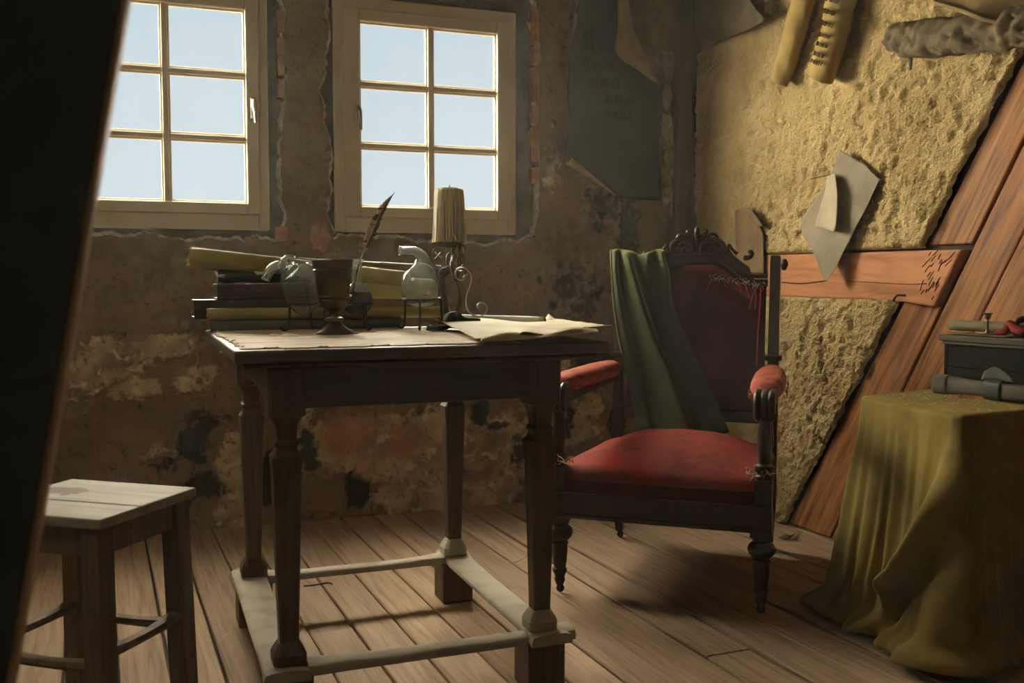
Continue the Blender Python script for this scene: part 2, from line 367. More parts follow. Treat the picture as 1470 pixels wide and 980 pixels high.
a = onY(352, 352, WY); b = onY(372, 340, WY); brick(a[0], b[0], a[2], b[2], WY-0.003)
for (xa, ya, xb, yb) in ((449, 355, 470, 322),):
    a = onY(xa, ya, WY); b = onY(xb, yb, WY); fl = MB(); n_ = 26; cx_, cz_ = (a[0]+b[0])/2, (a[2]+b[2])/2; fl.prism([(cx_+.042*(.8+.35*random.random())*math.cos(6.283*i/n_), cz_+.062*(.8+.35*random.random())*math.sin(6.283*i/n_)) for i in range(n_)], WY-.006, WY+.01, axes=(0, 2, 1)); fl.build('brick', BRICK, wall_back, smooth=False, bevel=.003)
# dark corner post with its peeling edge
cp = MB(); cp.box((2.235, WY-0.045, 0), (2.36, WY+0.02, 2.52)); cp.build('corner_post', POSTW, wall_back, smooth=False, bevel=0.008)
FLAKE = mk('pale_plaster_flake', (0.20, 0.16, 0.095), (0.32, 0.26, 0.16), scale=25, rough=0.95, bump=0.6)
for (px, py, w, h) in ((953, 185, .032, .075), (966, 195, .03, .07), (958, 225, .03, .06), (968, 250, .026, .07), (966, 290, .022, .10), (955, 140, .03, .09), (960, 95, .03, .07), (968, 330, .02, .07)):
    c = onY(px, py, WY); fl = MB(); n_ = 9
    poly = [(c[0]+w*(0.6+0.5*random.random())*math.cos(2*math.pi*i/n_), c[2]+h*(0.6+0.5*random.random())*math.sin(2*math.pi*i/n_)) for i in range(n_)]
    fl.prism(poly, WY-0.018, WY+0.004, axes=(0, 2, 1)); fl.build('plaster_flake', FLAKE, wall_back, smooth=False, bevel=0.004)

# ---- windows
def frame_ring(o, i, y0, y1):
    m = MB(); (a, b, c, d), (e, f, g, h) = o, i
    m.box((a, y0, c), (e, y1, d)); m.box((f, y0, c), (b, y1, d)); m.box((e, y0, c), (f, y1, g)); m.box((e, y0, h), (f, y1, d)); return m
def window(name, FR, SA, GL, mx, handle_x, hinge_x):
    w = bpy.data.objects.new(name, None); COL.objects.link(w); w.location = ((FR[0]+FR[1])/2, WY, FR[2]); struct(w)
    def put(o): o.matrix_parent_inverse = w.matrix_basis.inverted(); return o
    put(frame_ring(FR, (SA[0]+.006, SA[1]-.006, SA[2]+.006, SA[3]-.006), WY+0.018, WY+0.062).build('frame', PAINT, w, smooth=False, bevel=0.004))
    put(frame_ring(SA, GL, WY+0.006, WY+0.046).build('sash', PAINT, w, smooth=False, bevel=0.005))
    zs = [GL[2], 1.4835, 1.7235, GL[3]]; xs = [GL[0], mx, GL[1]]
    m = MB(); m.box((mx-.011, WY+0.012, GL[2]), (mx+.011, WY+0.044, GL[3])); put(m.build('muntin', PAINT, w, smooth=False, bevel=0.004))
    for z in zs[1:3]:
        for k in (0, 1):
            m = MB(); m.box((xs[k]+(.011 if k else 0), WY+0.013, z-.010), (xs[k+1]-(0 if k else .011), WY+0.044, z+.010)); put(m.build('muntin', PAINT, w, smooth=False, bevel=0.004))
    for i in range(2):
        for j in range(3):
            x0 = xs[i]+(.011 if i else 0); x1 = xs[i+1]-(0 if i else .011); z0 = zs[j]+(.010 if j else 0); z1 = zs[j+1]-(.010 if j < 2 else 0)
            m = MB(); m.box((x0-.003, WY+0.034, z0-.003), (x1+.003, WY+0.037, z1+.003)); p_ = put(m.build('pane', PANE, w, smooth=False))
            bd = frame_ring((x0, x1, z0, z1), (x0+.007, x1-.007, z0+.007, z1-.007), WY+0.022, WY+0.0335).build('glazing_bead', BEAD, p_, smooth=False, bevel=0.002)
            bd.matrix_parent_inverse = w.matrix_basis.inverted() @ Matrix()
            bd.matrix_parent_inverse = (w.matrix_basis @ p_.matrix_parent_inverse).inverted()
    # handle: plate, neck and lever
    z = onY(0, 0, WY)[2]; hz = onY(handle_x[0], handle_x[1], WY)
    hp = MB(); hp.box((hz[0]-.011, WY-0.002, hz[2]-.042), (hz[0]+.011, WY+0.007, hz[2]+.038))
    h = put(hp.build('handle', IRONBRIGHT, w, smooth=False, bevel=0.004))
    lv = MB(); lv.tube([(hz[0], WY, hz[2]+.012), (hz[0], WY-.03, hz[2]+.012)], .007, n=10)
    lv.tube([(hz[0], WY-.028, hz[2]+.022), (hz[0], WY-.034, hz[2]+.005), (hz[0]+.003, WY-.036, hz[2]-.03), (hz[0]+.004, WY-.034, hz[2]-.062)], [.009, .010, .007, .006], n=10, sub=4)
    l = lv.build('lever', IRONBRIGHT, h); l.matrix_parent_inverse = (w.matrix_basis @ h.matrix_parent_inverse).inverted()
    for zz in (1.30, 1.90):
        m = MB(); m.tube([(hinge_x, WY+0.006, zz-.022), (hinge_x, WY+0.006, zz+.022)], .007, n=10); put(m.build('hinge', PAINT, w))
    return w
window('window_1', FR1, (-0.235, 0.452, 1.20, 2.015), (-0.172, 0.403, 1.243, 1.965), 0.115, (364, 154), -0.238)
window('window_2', FR2, (0.775, 1.470, 1.20, 2.015), (0.840, 1.415, 1.243, 1.965), 1.130, (514, 165), 1.473)

# ---- right wall: loam panels between timbers
wr_ = MB(); wr_.box((WX+0.028, -2.4, 0), (WX+0.10, WY, 2.52)); wall_right = struct(wr_.build('wall_right', DARKBACK, smooth=False))
def loam(name, zlo, zhi, yl, step=0.009):
    nz = int((zhi-zlo)/step); ny = 170; z = np.linspace(0, 1, nz); P = np.zeros((ny, nz, 3)); 
    for j, t in enumerate(z):
        zz = zlo+(zhi-zlo)*t
        y0 = 3.875; y1 = yl(zz) + 0.007*(fbm(zz*9, 3.0, 61, 4)-0.5)
        P[:, j, 1] = np.linspace(y0, y1, ny); P[:, j, 2] = zz
    P[:, :, 2] += (P[:, :, 2] > zhi-0.02)*0 
    Y, Z = P[:, :, 1], P[:, :, 2]
    rel = 0.012*(fbm(Y*2, Z*2, 71, 4)-0.5) + 0.006*(fbm(Y*18, Z*18, 72, 4)-0.5)
    pit = fbm(Y*34, Z*26, 75, 3); rel = rel - 0.013*sstep(0.58, 0.70, pit) + 0.007*sstep(0.56, 0.66, fbm(Y*60, Z*60, 77, 2)) + 0.006*(fbm(Y*45+fbm(Y*9,Z*9,2,2)*3, Z*30, 91, 3)-0.5)
    e = np.minimum(np.abs(Y-np.array([yl(q) for q in Z[0]])[None, :]), np.minimum(Z-zlo if zlo > 0.1 else 9, zhi-Z if zhi < 2.2 else 9))
    e = np.clip(e/0.007, 0, 1); prof = np.sqrt(np.clip(1-(1-e)**2, 0, 1))
    P[:, :, 0] = WX + 0.012 - prof*(0.026+rel) + (1-prof)*0.0
    m = MB(); m.grid(P); return m.build(name, LOAM, wall_right, sharp=0)
edgeA = lambda z: 2.474 + (z-1.052)/(-1.514)
edgeA2 = lambda z: 2.555 + (z-0.905)/(-1.49)
loam('loam_panel', 1.052, 2.52, edgeA)
loam('loam_panel', 0.0, 0.893, edgeA2)
def board(name, poly, x0, x1, mat, ang, bevel=0.006):
    c = np.mean(np.array(poly), 0); ca, sa = math.cos(ang), math.sin(ang)
    loc = [((y-c[0])*ca+(z-c[1])*sa, -(y-c[0])*sa+(z-c[1])*ca) for y, z in poly]
    m = MB(); m.prism(loc, x0-WX, x1-WX, axes=(1, 2, 0))
    o = m.build(name, mat, wall_right, smooth=False, bevel=bevel); o.location = (WX, c[0], c[1]); o.rotation_euler = (ang, 0, 0); return o
gB = lambda z, o=0: 2.293 + (z-1.042)/(-1.693) + o
eA = lambda z, o=0: edgeA(z)+o
A1 = math.atan2(0.857, -0.516)
board('plank', [(eA(1.06, -.006), 1.06), (gB(1.06, .008), 1.06), (gB(2.5, .008), 2.5), (eA(2.5, -.006), 2.5)], WX+0.013, WX+0.03, PINE, A1)
board('plank', [(edgeA2(0.004)-.006, 0.004), (gB(0.004, .008), 0.004), (gB(0.872, .008), 0.872), (edgeA2(0.915)-.02, 0.93), (edgeA2(0.90)-.006, 0.90)], WX+0.013, WX+0.03, PINE, A1)
cB = lambda z, o=0: 2.205 + (z-0.90)/(-1.75) + o
board('plank', [(gB(0.004, -.012), 0.004), (cB(0.004, .0015), 0.004), (cB(2.5, .0015), 2.5), (gB(2.5, -.012), 2.5)], WX+0.004, WX+0.03, PINE, A1)
for k in range(6):
    o0 = -0.0015-0.33*k; board('plank', [(cB(0.004, o0), 0.004), (cB(0.004, o0-.325), 0.004), (cB(2.5, o0-.325), 2.5), (cB(2.5, o0), 2.5)], WX+0.004+0.003*(k % 2), WX+0.03, PINE, A1)
rb = board('rail_beam', [(3.80, 0.892), (2.55, 0.880), (2.42, 0.868), (gB(0.868, .010), 0.868), (gB(1.043, .010), 1.043), (3.80, 1.052)], WX-0.016, WX+0.03, BEAMW, math.pi, bevel=0.007)
# axe marks at the sawn end of the beam and a split along it
ax = MB()
for i in range(46):
    y = random.uniform(2.31, 2.47); z = random.uniform(0.885, 1.03); l = random.uniform(.015, .04); a = R_(random.uniform(110, 150))
    if y < gB(z)+0.03: continue
    ax.tube([(WX-0.0165, y, z), (WX-0.0175, y+l*.5*math.cos(a), z+l*.5*math.sin(a)), (WX-0.0160, y+l*math.cos(a), z+l*math.sin(a))], .0012, n=5)
CRK = mk('crack_dark', (0.03, 0.015, 0.008)); axo = ax.build('axe_marks', CRK, wall_right); axo['kind'] = 'stuff'
m = MB(); m.tube([onX(x, y, WX-0.0165) for x, y in ((1122, 405), (1150, 407), (1185, 403))], .0022, n=5, sub=3); m.tube([onX(x, y, WX-0.0165) for x, y in ((1215, 403), (1250, 405), (1300, 408), (1330, 407))], .0012, n=5, sub=3); m.build('crack', CRK, wall_right)
for pts in (((1300, 424), (1288, 424), (1282, 432)),):
    m = MB(); m.tube([onX(x, y, WX-0.0165) for x, y in pts], .004, n=5, sub=3); m.build('crack', CRK, wall_right)

# ---- floor boards
fl = MB(); fl.box((-2.3, -2.4, -0.08), (2.5, WY+0.05, -0.022)); floor = struct(fl.build('floor', DARKBACK, smooth=False))
gaps = [-0.187, -0.065, 0.052, 0.173, 0.295, 0.417, 0.539, 0.660, 0.79, 0.922, 1.042, 1.180, 1.308, 1.448, 1.583, 1.72]
while gaps[0] > -2.2: gaps.insert(0, gaps[0]-random.uniform(.115, .135))
while gaps[-1] < 2.9: gaps.append(gaps[-1]+random.uniform(.12, .14))
rzf = R_(2.0)
for i, (a, b) in enumerate(zip(gaps[:-1], gaps[1:])):
    cuts = [-2.35, WY+0.02]
    if i % 2: cuts.insert(1, random.choice([2.78, 1.35, 3.3, 2.1, 0.8]))
    for y0, y1 in zip(cuts[:-1], cuts[1:]):
        g = random.uniform(.0025, .0045); hw = (b-a)/2-g; cx = (a+b)/2
        nseg = 7; m = MB(); t = np.linspace(y0+.002, y1-.002, nseg); zt = random.uniform(-.0025, .0015)
        top = []; 
        for q in t:
            e1, e2 = random.uniform(-.0015, .0012), random.uniform(-.0015, .0012)
            top.append([(-hw+e1, q-2.6, -.024), (-hw+e1, q-2.6, zt-.003), (-hw+e1+.003, q-2.6, zt), (hw+e2-.003, q-2.6, zt), (hw+e2, q-2.6, zt-.003), (hw+e2, q-2.6, -.024)])
        m.grid(np.array(top)); m.add(top[0], [(0, 1, 2, 3, 4, 5)]); m.add(top[-1], [(5, 4, 3, 2, 1, 0)])
        if cx-hw > WX+0.03+0.1: continue
        o = m.build('plank', FLOORW, floor, smooth=False); o.location = (cx, 2.6, 0); o.rotation_euler = (0, 0, rzf)
# a dark split where two floor boards part, near the window wall
# ---- the rest of the shell
CEIL = wood('ceiling_boards', (0.20, 0.15, 0.09), (0.12, 0.085, 0.05), axis=1, scale=2, ratio=8)
struct(bx('ceiling', (-2.3, -2.4, 2.5), (2.5, WY+0.1, 2.58), CEIL, bevel=0))
SIDE = mk('side_plaster', (0.18, 0.15, 0.10), (0.13, 0.11, 0.07), scale=4, rough=0.95, bump=0.4)
struct(bx('wall_left', (-2.3, -2.4, 0), (-2.2, WY+0.1, 2.5), SIDE, bevel=0)); struct(bx('wall_front', (-2.3, -2.5, 0), (2.5, -2.4, 2.5), SIDE, bevel=0))

# ================================================================ TABLE
DARKW = wood('dark_table_wood', (0.095, 0.06, 0.036), (0.04, 0.026, 0.016), (0.07, 0.045, 0.027), axis=0, scale=3, rough=0.45, bump=0.25, vary=0.05)
DARKWV = wood('dark_leg_wood', (0.15, 0.095, 0.055), (0.065, 0.042, 0.025), (0.11, 0.07, 0.04), axis=2, scale=3, rough=0.45, bump=0.25, vary=0.05)
TOPW = wood('table_top_wood', (0.17, 0.125, 0.075), (0.09, 0.065, 0.04), (0.13, 0.095, 0.058), axis=0, scale=2.5, rough=0.45, bump=0.3, vary=0)
DUSTY = mk('dusty_worn_wood', (0.46, 0.41, 0.32), (0.32, 0.28, 0.215), (0.42, 0.37, 0.29), scale=9, detail=8, rough=0.85, bump=0.4, bscale=40, rand=False)
TOPZ = 0.81
TX, TY = 0.59, 2.43
table = thing('writing_table', 'dark wooden writing table with square tapered legs and dusty grey box stretchers, below the windows', 'table', (TX, TY, 0))
def loc(p): return np.asarray(p, float)-np.array([TX, TY, 0])
X0, X1, Y0, Y1 = 0.178, 1.005, 2.005, 2.885
m = MB(); ys = [Y0, 2.21, 2.46, 2.68, Y1]
for a, b in zip(ys[:-1], ys[1:]): pass
tp = bpy.data.objects.new('tabletop', None)
m.box(loc((X0, Y0, TOPZ-.026)), loc((X1, Y1, TOPZ))); m.build('tabletop', TOPW, table, smooth=False, bevel=0.006, seg=3)
m = MB(); m.box(loc((X0+.02, Y0+.02, TOPZ-.040)), loc((X1-.02, Y1-.02, TOPZ-.0262))); m.build('edge_moulding', DARKW, table, smooth=False, bevel=0.006)
LX, LY = (0.287, 0.868), (2.092, 2.765)
def apron(lo, hi): m = MB(); m.box(loc(lo), loc(hi)); return m.build('apron', DARKW, table, smooth=False, bevel=0.003)
apron((LX[0]+.02, 2.062, 0.682), (LX[1]-.02, 2.084, 0.772)); apron((LX[0]+.02, 2.772, 0.70), (LX[1]-.02, 2.794, 0.772)); apron((LX[1]+.006, 2.11, 0.69), (LX[1]+.03, 2.745, 0.772))
# left apron with an ogee lower edge
tt = np.linspace(0, 1, 30); yb = 2.11+(2.745-2.11)*tt; zb = 0.655+0.05*np.sin(np.pi*tt)**0.7
poly = list(zip(yb-TY, zb))+[(2.745-TY, .772), (2.11-TY, .772)]
m = MB(); m.prism(poly, LX[0]-.03-TX, LX[0]-.006-TX, axes=(1, 2, 0)); m.build('apron', DARKW, table, smooth=False, bevel=0.002)
def sq(m, prof, cx, cy, ch=0.25):
    V = []
    for h, z in prof:
        c = h*(1-ch); V += [(cx-h, cy-c, z), (cx-c, cy-h, z), (cx+c, cy-h, z), (cx+h, cy-c, z), (cx+h, cy+c, z), (cx+c, cy+h, z), (cx-c, cy+h, z), (cx-h, cy+c, z)]
    n = len(prof); F = [(i*8+j, i*8+(j+1) % 8, i*8+8+(j+1) % 8, i*8+8+j) for i in range(n-1) for j in range(8)]
    F += [tuple(range(7, -1, -1)), tuple((n-1)*8+j for j in range(8))]
    m.add(V, F)
for lx in LX:
    for ly in LY:
        cx, cy = lx-TX, ly-TY
        m = MB(); sq(m, [(.020, .175), (.0205, .19), (.0295, .545), (.0315, .573), (.0315, .580), (.024, .592), (.022, .600), (.026, .606), (.026, .612), (.021, .618), (.0235, .645), (.030, .662), (.0385, .668), (.0385, .771)], cx, cy, 0.16)
        leg = m.build('leg', DARKWV, table, smooth=False, bevel=.0015)
        m = MB(); sq(m, [(.035, .1365), (.0355, .158), (.031, .168), (.025, .178), (.0215, .184)], cx, cy, 0.3); m.build('leg_collar', DUSTY if (lx == LX[1]) else DARKWV, leg, smooth=False, bevel=.003)
        m = MB(); sq(m, [(.044, 0.0), (.046, .004), (.046, .1155)], cx, cy, 0.06); m.build('foot_block', DARKWV, leg, sharp=20)
def stretcher(p, q, w, w1, mat=DUSTY, seed=1):
    # flat dusty board, worn hollow in the middle and rounded on top
    p, q = np.array(p), np.array(q); L = np.linalg.norm(q-p); d = (q-p)/L; s = np.array([-d[1], d[0]])
    N = 40; t = np.linspace(0, 1, N); prof = []
    for tt in t:
        e = abs(tt-.5)*2; ww = w + (w1-w)*sstep(0.72, 0.95, e); ww *= 1+0.06*(fbm(tt*7, seed, seed, 3)-.5)
        hz = 0.137 - 0.007*(1-e**3) + 0.003*(fbm(tt*9, seed*3.3, 5, 3)-.5); r = ww/2
        c = p+d*L*tt; row = []
        for a, z in ((-1, .112), (-1.02, .122), (-.93, hz-.004), (-.7, hz-.0005), (-.2, hz+.001), (.3, hz+.001), (.7, hz-.0005), (.93, hz-.004), (1.02, .122), (1, .112)):
            q_ = c+s*r*a; row.append((q_[0]-TX, q_[1]-TY, z))
        prof.append(row)
    m = MB(); P = np.array(prof); m.grid(P); k = P.shape[1]
    m.add(P[0], [tuple(range(k))]); m.add(P[-1], [tuple(range(k-1, -1, -1))]); 
    b = P[:, [0, -1]]; m.grid(b)
    return m.build('stretcher', mat, table, sharp=45)
stretcher((LX[0]-.01, LY[0]-.06), (LX[0]-.01, LY[1]+.055), .088, .098, seed=1); stretcher((LX[1]+.008, LY[0]-.06), (LX[1]+.008, LY[1]+.055), .076, .098, seed=2)
stretcher((LX[0]+.035, LY[0]-.01), (LX[1]+.075, LY[0]-.01), .056, .062, seed=3); stretcher((LX[0]+.035, LY[1]+.0), (LX[1]-.035, LY[1]+.0), .045, .06, seed=4)

# ---- sheets lying on the table
SHEETB = mk('brown_worn_sheet', (0.70, 0.57, 0.40), (0.40, 0.29, 0.18), (0.61, 0.49, 0.33), scale=7, detail=9, rough=0.7, bump=0.5, bscale=30, stretch=(1, 3.5, 3), spec=0.3)
PARCH = mk('pale_parchment', (0.64, 0.57, 0.38), (0.50, 0.43, 0.26), scale=8, detail=7, rough=0.75, bump=0.35, bscale=25)
PARCHB = mk('aged_parchment', (0.42, 0.33, 0.15), (0.28, 0.21, 0.09), scale=6, detail=7, rough=0.75, bump=0.3, bscale=25)
def ragged(P, amp, seed=1, sc=35):
    P = P.copy(); nu, nv = P.shape[:2]; c = P.mean((0, 1))
    for (ia, ib) in (((slice(None)), 0), ((slice(None)), -1), (0, slice(None)), (-1, slice(None))):
        E_ = P[ia, ib]; s = np.cumsum(np.r_[0, np.linalg.norm(np.diff(E_, axis=0), axis=1)])
        inner = P[ia, 1 if ib == 0 else -2] if not isinstance(ib, slice) else P[1 if ia == 0 else -2, ib]
        d = inner-E_; d /= np.linalg.norm(d, axis=1)[:, None]+1e-9
        P[ia, ib] = E_ + d*(amp*(fbm(s*sc, s*0+seed, seed, 4)*2-0.7))[:, None]
    return P
C = [[onz(x, y, TOPZ+.002) for x, y in row] for row in (((352, 500), (322, 477), (330, 470)), ((480, 497), (450, 474), (440, 466)), ((580, 493), (560, 470), (540, 463)), ((700, 484), (660, 468), (640, 461)))]
C = np.array(C); C[:, 0, 1] = np.maximum(C[:, 0, 1], Y0+0.004); C[:, 2, 1] = 2.80; C[:, 1, 1] = 2.4; C[:, 0, 1] = [2.03, 2.02, 2.03, 2.035]; C[0, :, 0] = X0+.012; C[3, :, 0] = [.80, .80, .80]; C[1, :, 0] = .38; C[2, :, 0] = .6
P = ragged(patch(C, 110, 60), .022, 3, 28); P[..., 2] += .0012*fbm(P[..., 0]*9, P[..., 1]*9, 5)
m = MB(); m.grid(P); m.build('old_sheet', SHEETB, solid=.002, off=1)
tag(bpy.data.objects['old_sheet'], 'brown worn sheet with a ragged front edge covering the left of the writing table', 'paper')
# pale parchment with lifted corners, overhanging on the right
def T(x, y, Y): return onY(x, y, Y)
C = [[T(683, 487, 2.03), T(655, 472, 2.35), T(628, 462, 2.66)],
     [T(735, 484, 2.02), T(715, 469, 2.36), T(690, 457, 2.72)],
     [T(752, 477, 2.01), T(755, 467, 2.40), T(745, 460, 2.76)],
     [T(785, 480, 2.02), T(790, 466, 2.42), T(792, 458, 2.80)],
     [T(830, 472, 2.06), T(828, 466, 2.40), T(815, 460, 2.72)],
     [T(878, 467, 2.10), T(866, 467, 2.26), T(852, 465, 2.46)]]
C = np.array(C); C[:4, 1, 2] = np.maximum(C[:4, 1, 2], TOPZ+.006); C[:, 2, 2] = np.maximum(C[:, 2, 2], TOPZ+.006); C[:, 0, 2] = np.maximum(C[:, 0, 2], TOPZ+.005)
P = ragged(patch(C, 90, 50), .006, 9); P[..., 2] += .004*(fbm(P[..., 0]*14, P[..., 1]*14, 15)-.3)
P[..., 2] = np.maximum(P[..., 2], TOPZ+.0048)
m = MB(); m.grid(P); pm = m.build('parchment', PARCH, solid=.0015, off=0); tag(pm, 'large pale parchment with lifted curling corners on the right half of the writing table', 'paper')
m = MB(); a = T(790, 459, 2.80); m.grid(patch(np.array([[T(775, 460, 2.74), T(785, 455, 2.79)], [T(790, 459, 2.72), T(788, 451, 2.80)], [T(800, 461, 2.70), T(797, 458, 2.78)]]), 10, 8)); m.build('curled_corner', PARCH, pm, solid=.001)
# the stiff brown under-sheet that hangs below it along the front edge
C = np.array([[T(690, 489, 1.999), T(690, 486, 2.02), T(688, 483, 2.12)], [T(735, 489, 1.996), T(728, 477, 2.03), T(735, 480, 2.14)], [T(775, 485, 1.996), T(775, 480, 2.03), T(780, 477, 2.14)], [T(820, 479, 1.998), T(820, 471, 2.03), T(822, 471, 2.15)], [T(860, 476, 2.01), T(858, 473, 2.05), T(855, 470, 2.15)]])
C[..., 2] = np.maximum(C[..., 2], TOPZ+.001)
m = MB(); m.grid(ragged(patch(C, 60, 24), .003, 21)); us = m.build('under_sheet', PARCHB, solid=.0012, off=0)
tag(us, 'brown creased sheet under the pale parchment along the front table edge', 'paper')

# ---- rolls
OLIVE = mk('olive_scroll', (0.48, 0.43, 0.18), (0.34, 0.295, 0.12), scale=6, rough=0.6, bump=0.15, bscale=40, spec=0.35)
OLIVED = mk('dark_green_scroll', (0.15, 0.15, 0.075), (0.09, 0.09, 0.05), scale=6, rough=0.55, bump=0.2, bscale=40)
BLACKG = mk('black_green_leather', (0.035, 0.04, 0.028), (0.018, 0.02, 0.015), scale=9, rough=0.5, bump=0.4, bscale=30)
WHITEP = mk('white_roll_paper', (0.72, 0.70, 0.64), (0.60, 0.57, 0.50), scale=6, rough=0.6, bump=0.1)
def scroll(name, label, p, q, r, mat, turns=2.6, start=0.0, group=None, n=26, cat='scroll', ragend=0.0, squash=1.0, core=0.45):
    p, q = np.array(p, float), np.array(q, float); L = np.linalg.norm(q-p); d = (q-p)/L
    u = np.array([0, 0, 1.0]); u -= d*(u@d); u /= np.linalg.norm(u); w = np.cross(d, u)
    a = np.linspace(0, 2*np.pi*turns, int(n*turns)); rr = r*(core+(1-core)*(a/a[-1])**0.8)
    N = 14; t = np.linspace(0, 1, N); P = np.zeros((N, len(a), 3))
    for i, tt in enumerate(t):
        ex = ragend*(fbm(a*1.3, a*0+7, 3, 4)-.5)*(1 if i == N-1 else 0) + ragend*.5*(fbm(a*1.7, a*0+17, 3, 4)-.5)*(1 if i == 0 else 0)
        rj = rr*(1+0.03*(fbm(a*.8, a*0+tt*3, 9, 3)-.5))
        P[i] = (p+d*L*tt)[None] - mid(p, q)[None] + np.outer(np.cos(a+start)*rj*squash, u) + np.outer(np.sin(a+start)*rj, w) + np.outer(ex, d)
    m = MB(); m.grid(P); o = m.build(name, mat, solid=.0011, loc=tuple(mid(p, q)), off=0, sharp=0)
    tag(o, label, cat, group); return o
def mid(p, q): return (np.asarray(p)+np.asarray(q))/2
BY = 2.775
bundle = []
# dark flat portfolio at the bottom
def onYz(x, y, Y): return onY(x, y, Y)
scroll('scroll', 'dark green thin roll lowest on the table, left behind the trivets', onY(302, 467, 2.785)*[1, 1, 0]+[0, 0, TOPZ+.0165], onY(576, 461, 2.785)*[1, 1, 0]+[0, 0, TOPZ+.0165], .0155, OLIVED)
PAGES = mk('book_pages', (0.80, 0.75, 0.62), (0.66, 0.60, 0.48), scale=3, stretch=(1, 1, 60), rough=0.9, bump=0.4, bscale=30, bstretch=(1, 1, 40))
COVER = mk('dark_book_leather', (0.055, 0.055, 0.038), (0.03, 0.03, 0.022), scale=12, rough=0.5, bump=0.3, bscale=60)
COVER2 = mk('brown_book_leather', (0.10, 0.07, 0.04), (0.05, 0.035, 0.02), scale=12, rough=0.5, bump=0.3, bscale=60)
def book(label, x0, x1, y0, y1, z0, z1, mat, rz=0.0, over=.012, group=None):
    # spine towards the room (-y), fore edge to the back, head towards -x
    b = thing('book', label, 'book', ((x0+x1)/2, (y0+y1)/2, z0), rz, group); hx, hy, h = (x1-x0)/2, (y1-y0)/2, z1-z0; t = .005
    m = MB(); m.box((-hx, -hy, 0), (hx, hy, t)); m.build('cover_board', mat, b, smooth=False, bevel=.0015)
    m = MB(); m.box((-hx, -hy, h-t), (hx, hy, h)); m.build('cover_board', mat, b, smooth=False, bevel=.0015)
    m = MB(); yy = [(-hy-.001, t*0), (-hy-.006, h*.2), (-hy-.009, h*.5), (-hy-.006, h*.8), (-hy-.001, h), (-hy+.004, h), (-hy+.002, h*.5), (-hy+.004, 0)]
    m.prism(yy, -hx, hx, axes=(1, 2, 0)); m.build('spine', mat, b, smooth=False, bevel=.001)
    m = MB(); N = 12; t_ = np.linspace(0, 1, N)
    rows = [[(-hx+over+.003*abs(k-2)/2, -hy+.004, z) , (-hx+over+.003*abs(k-2)/2, hy-.008-.004*abs(k-2)/2, z), (hx-over, hy-.008-.004*abs(k-2)/2, z), (hx-over, -hy+.004, z)] for k, z in enumerate(np.linspace(t, h-t, 5))]
    P = np.array(rows); V = P.reshape(-1, 3); F = [(i*4+j, i*4+(j+1) % 4, i*4+4+(j+1) % 4, i*4+4+j) for i in range(4) for j in range(4)]+[(0, 1, 2, 3), (16, 17, 18, 19)]
    m.add(V, F); m.build('page_block', PAGES, b, smooth=False); return b
book('dark old book at the bottom of the stack, sticking out past the left table edge', .145, .50, 2.81, 2.935, TOPZ+.034, TOPZ+.086, COVER, .0)
book('smaller black book lying on the dark book, left on the writing table', .205, .56, 2.81, 2.93, TOPZ+.0865, TOPZ+.130, COVER2, .02)
book('flat brown book underneath the stack at the left back of the table', .225, .60, 2.81, 2.945, TOPZ, TOPZ+.0335, COVER2, 0.0)
scroll('scroll', 'long olive roll in front of the book stack, reaching to the candle holder', onY(298, 451, 2.785)*[1, 1, 0]+[0, 0, TOPZ+.049], onY(640, 445, 2.785)*[1, 1, 0]+[0, 0, TOPZ+.047], .0165, OLIVE, ragend=.03)
# black crumpled leather roll on the small book
m = MB(); p0, p1 = onY(313, 404, 2.85), onY(452, 400, 2.85); N = 26
pts = [p0+(p1-p0)*t for t in np.linspace(0, 1, N)]; pts = np.array(pts); pts[:, 2] = TOPZ+.130+.022
rad = .0205*(1+.25*(fbm(np.linspace(0, 9, N), np.zeros(N), 4, 3)-.5)); m.tube(pts-pts.mean(0), rad, n=18)
V = m.v[0]; V += .006*(np.stack([fbm(V[:, 0]*50, V[:, 2]*50+V[:, 1]*60, k, 3) for k in (1, 2, 3)], 1)-.5)
lr = m.build('leather_roll', BLACKG, loc=tuple(pts.mean(0)), sharp=0); tag(lr, 'black crumpled leather roll with a torn pale end on top of the small book', 'roll')
m = MB(); m.tube([np.array([-.19, 0, 0])*.62+[-.022, 0, -.002], np.array([-.19, 0, 0])*.62+[.012, 0, 0]], [.017, .0185], n=9); V = m.v[0]; V += .01*(np.random.rand(*V.shape)-.5); m.build('torn_end', PAGES, lr)
m = MB(); m.grid(patch(np.array([[(.0, -.0235, .002), (.02, -.0235, .006), (.038, -.0225, .012)], [(-.012, -.018, .016), (.012, -.016, .02), (.032, -.014, .022)], [(-.016, 0, .0235), (.01, 0, .0245), (.03, 0, .0245)]])+np.array([-.03, 0, 0]), 10, 8)); m.build('pale_strap', WHITEP, lr, solid=.001)
scroll('scroll', 'big olive scroll slanting across the top of the book stack', onY(272, 375, 2.85)+[0,0,.012], onY(580, 402, 2.85), .031, OLIVE, start=2.4, ragend=.05, core=.6)
scroll('scroll', 'torn olive parchment roll behind the quill flask', onY(470, 409, 2.86)-[0, 0, .004], onY(622, 412, 2.86)-[0, 0, .004], .0345, OLIVE, start=1.2, ragend=.06, core=.6)
scroll('scroll', 'dark green scroll resting topmost at the back, behind both glass retorts', onY(372, 378, 2.935)+[0, 0, .002], onY(632, 391, 2.935)+[0, 0, .002], .0225, OLIVED, start=1, core=.6)
scroll('paper_roll', 'white paper roll at the back right of the table behind the parchment', onY(648, 443, 2.80)*[1, 1, 0]+[0, 0, TOPZ+.024], onY(782, 460, 2.60)*[1, 1, 0]+[0, 0, TOPZ+.020], .0165, WHITEP, cat='roll')
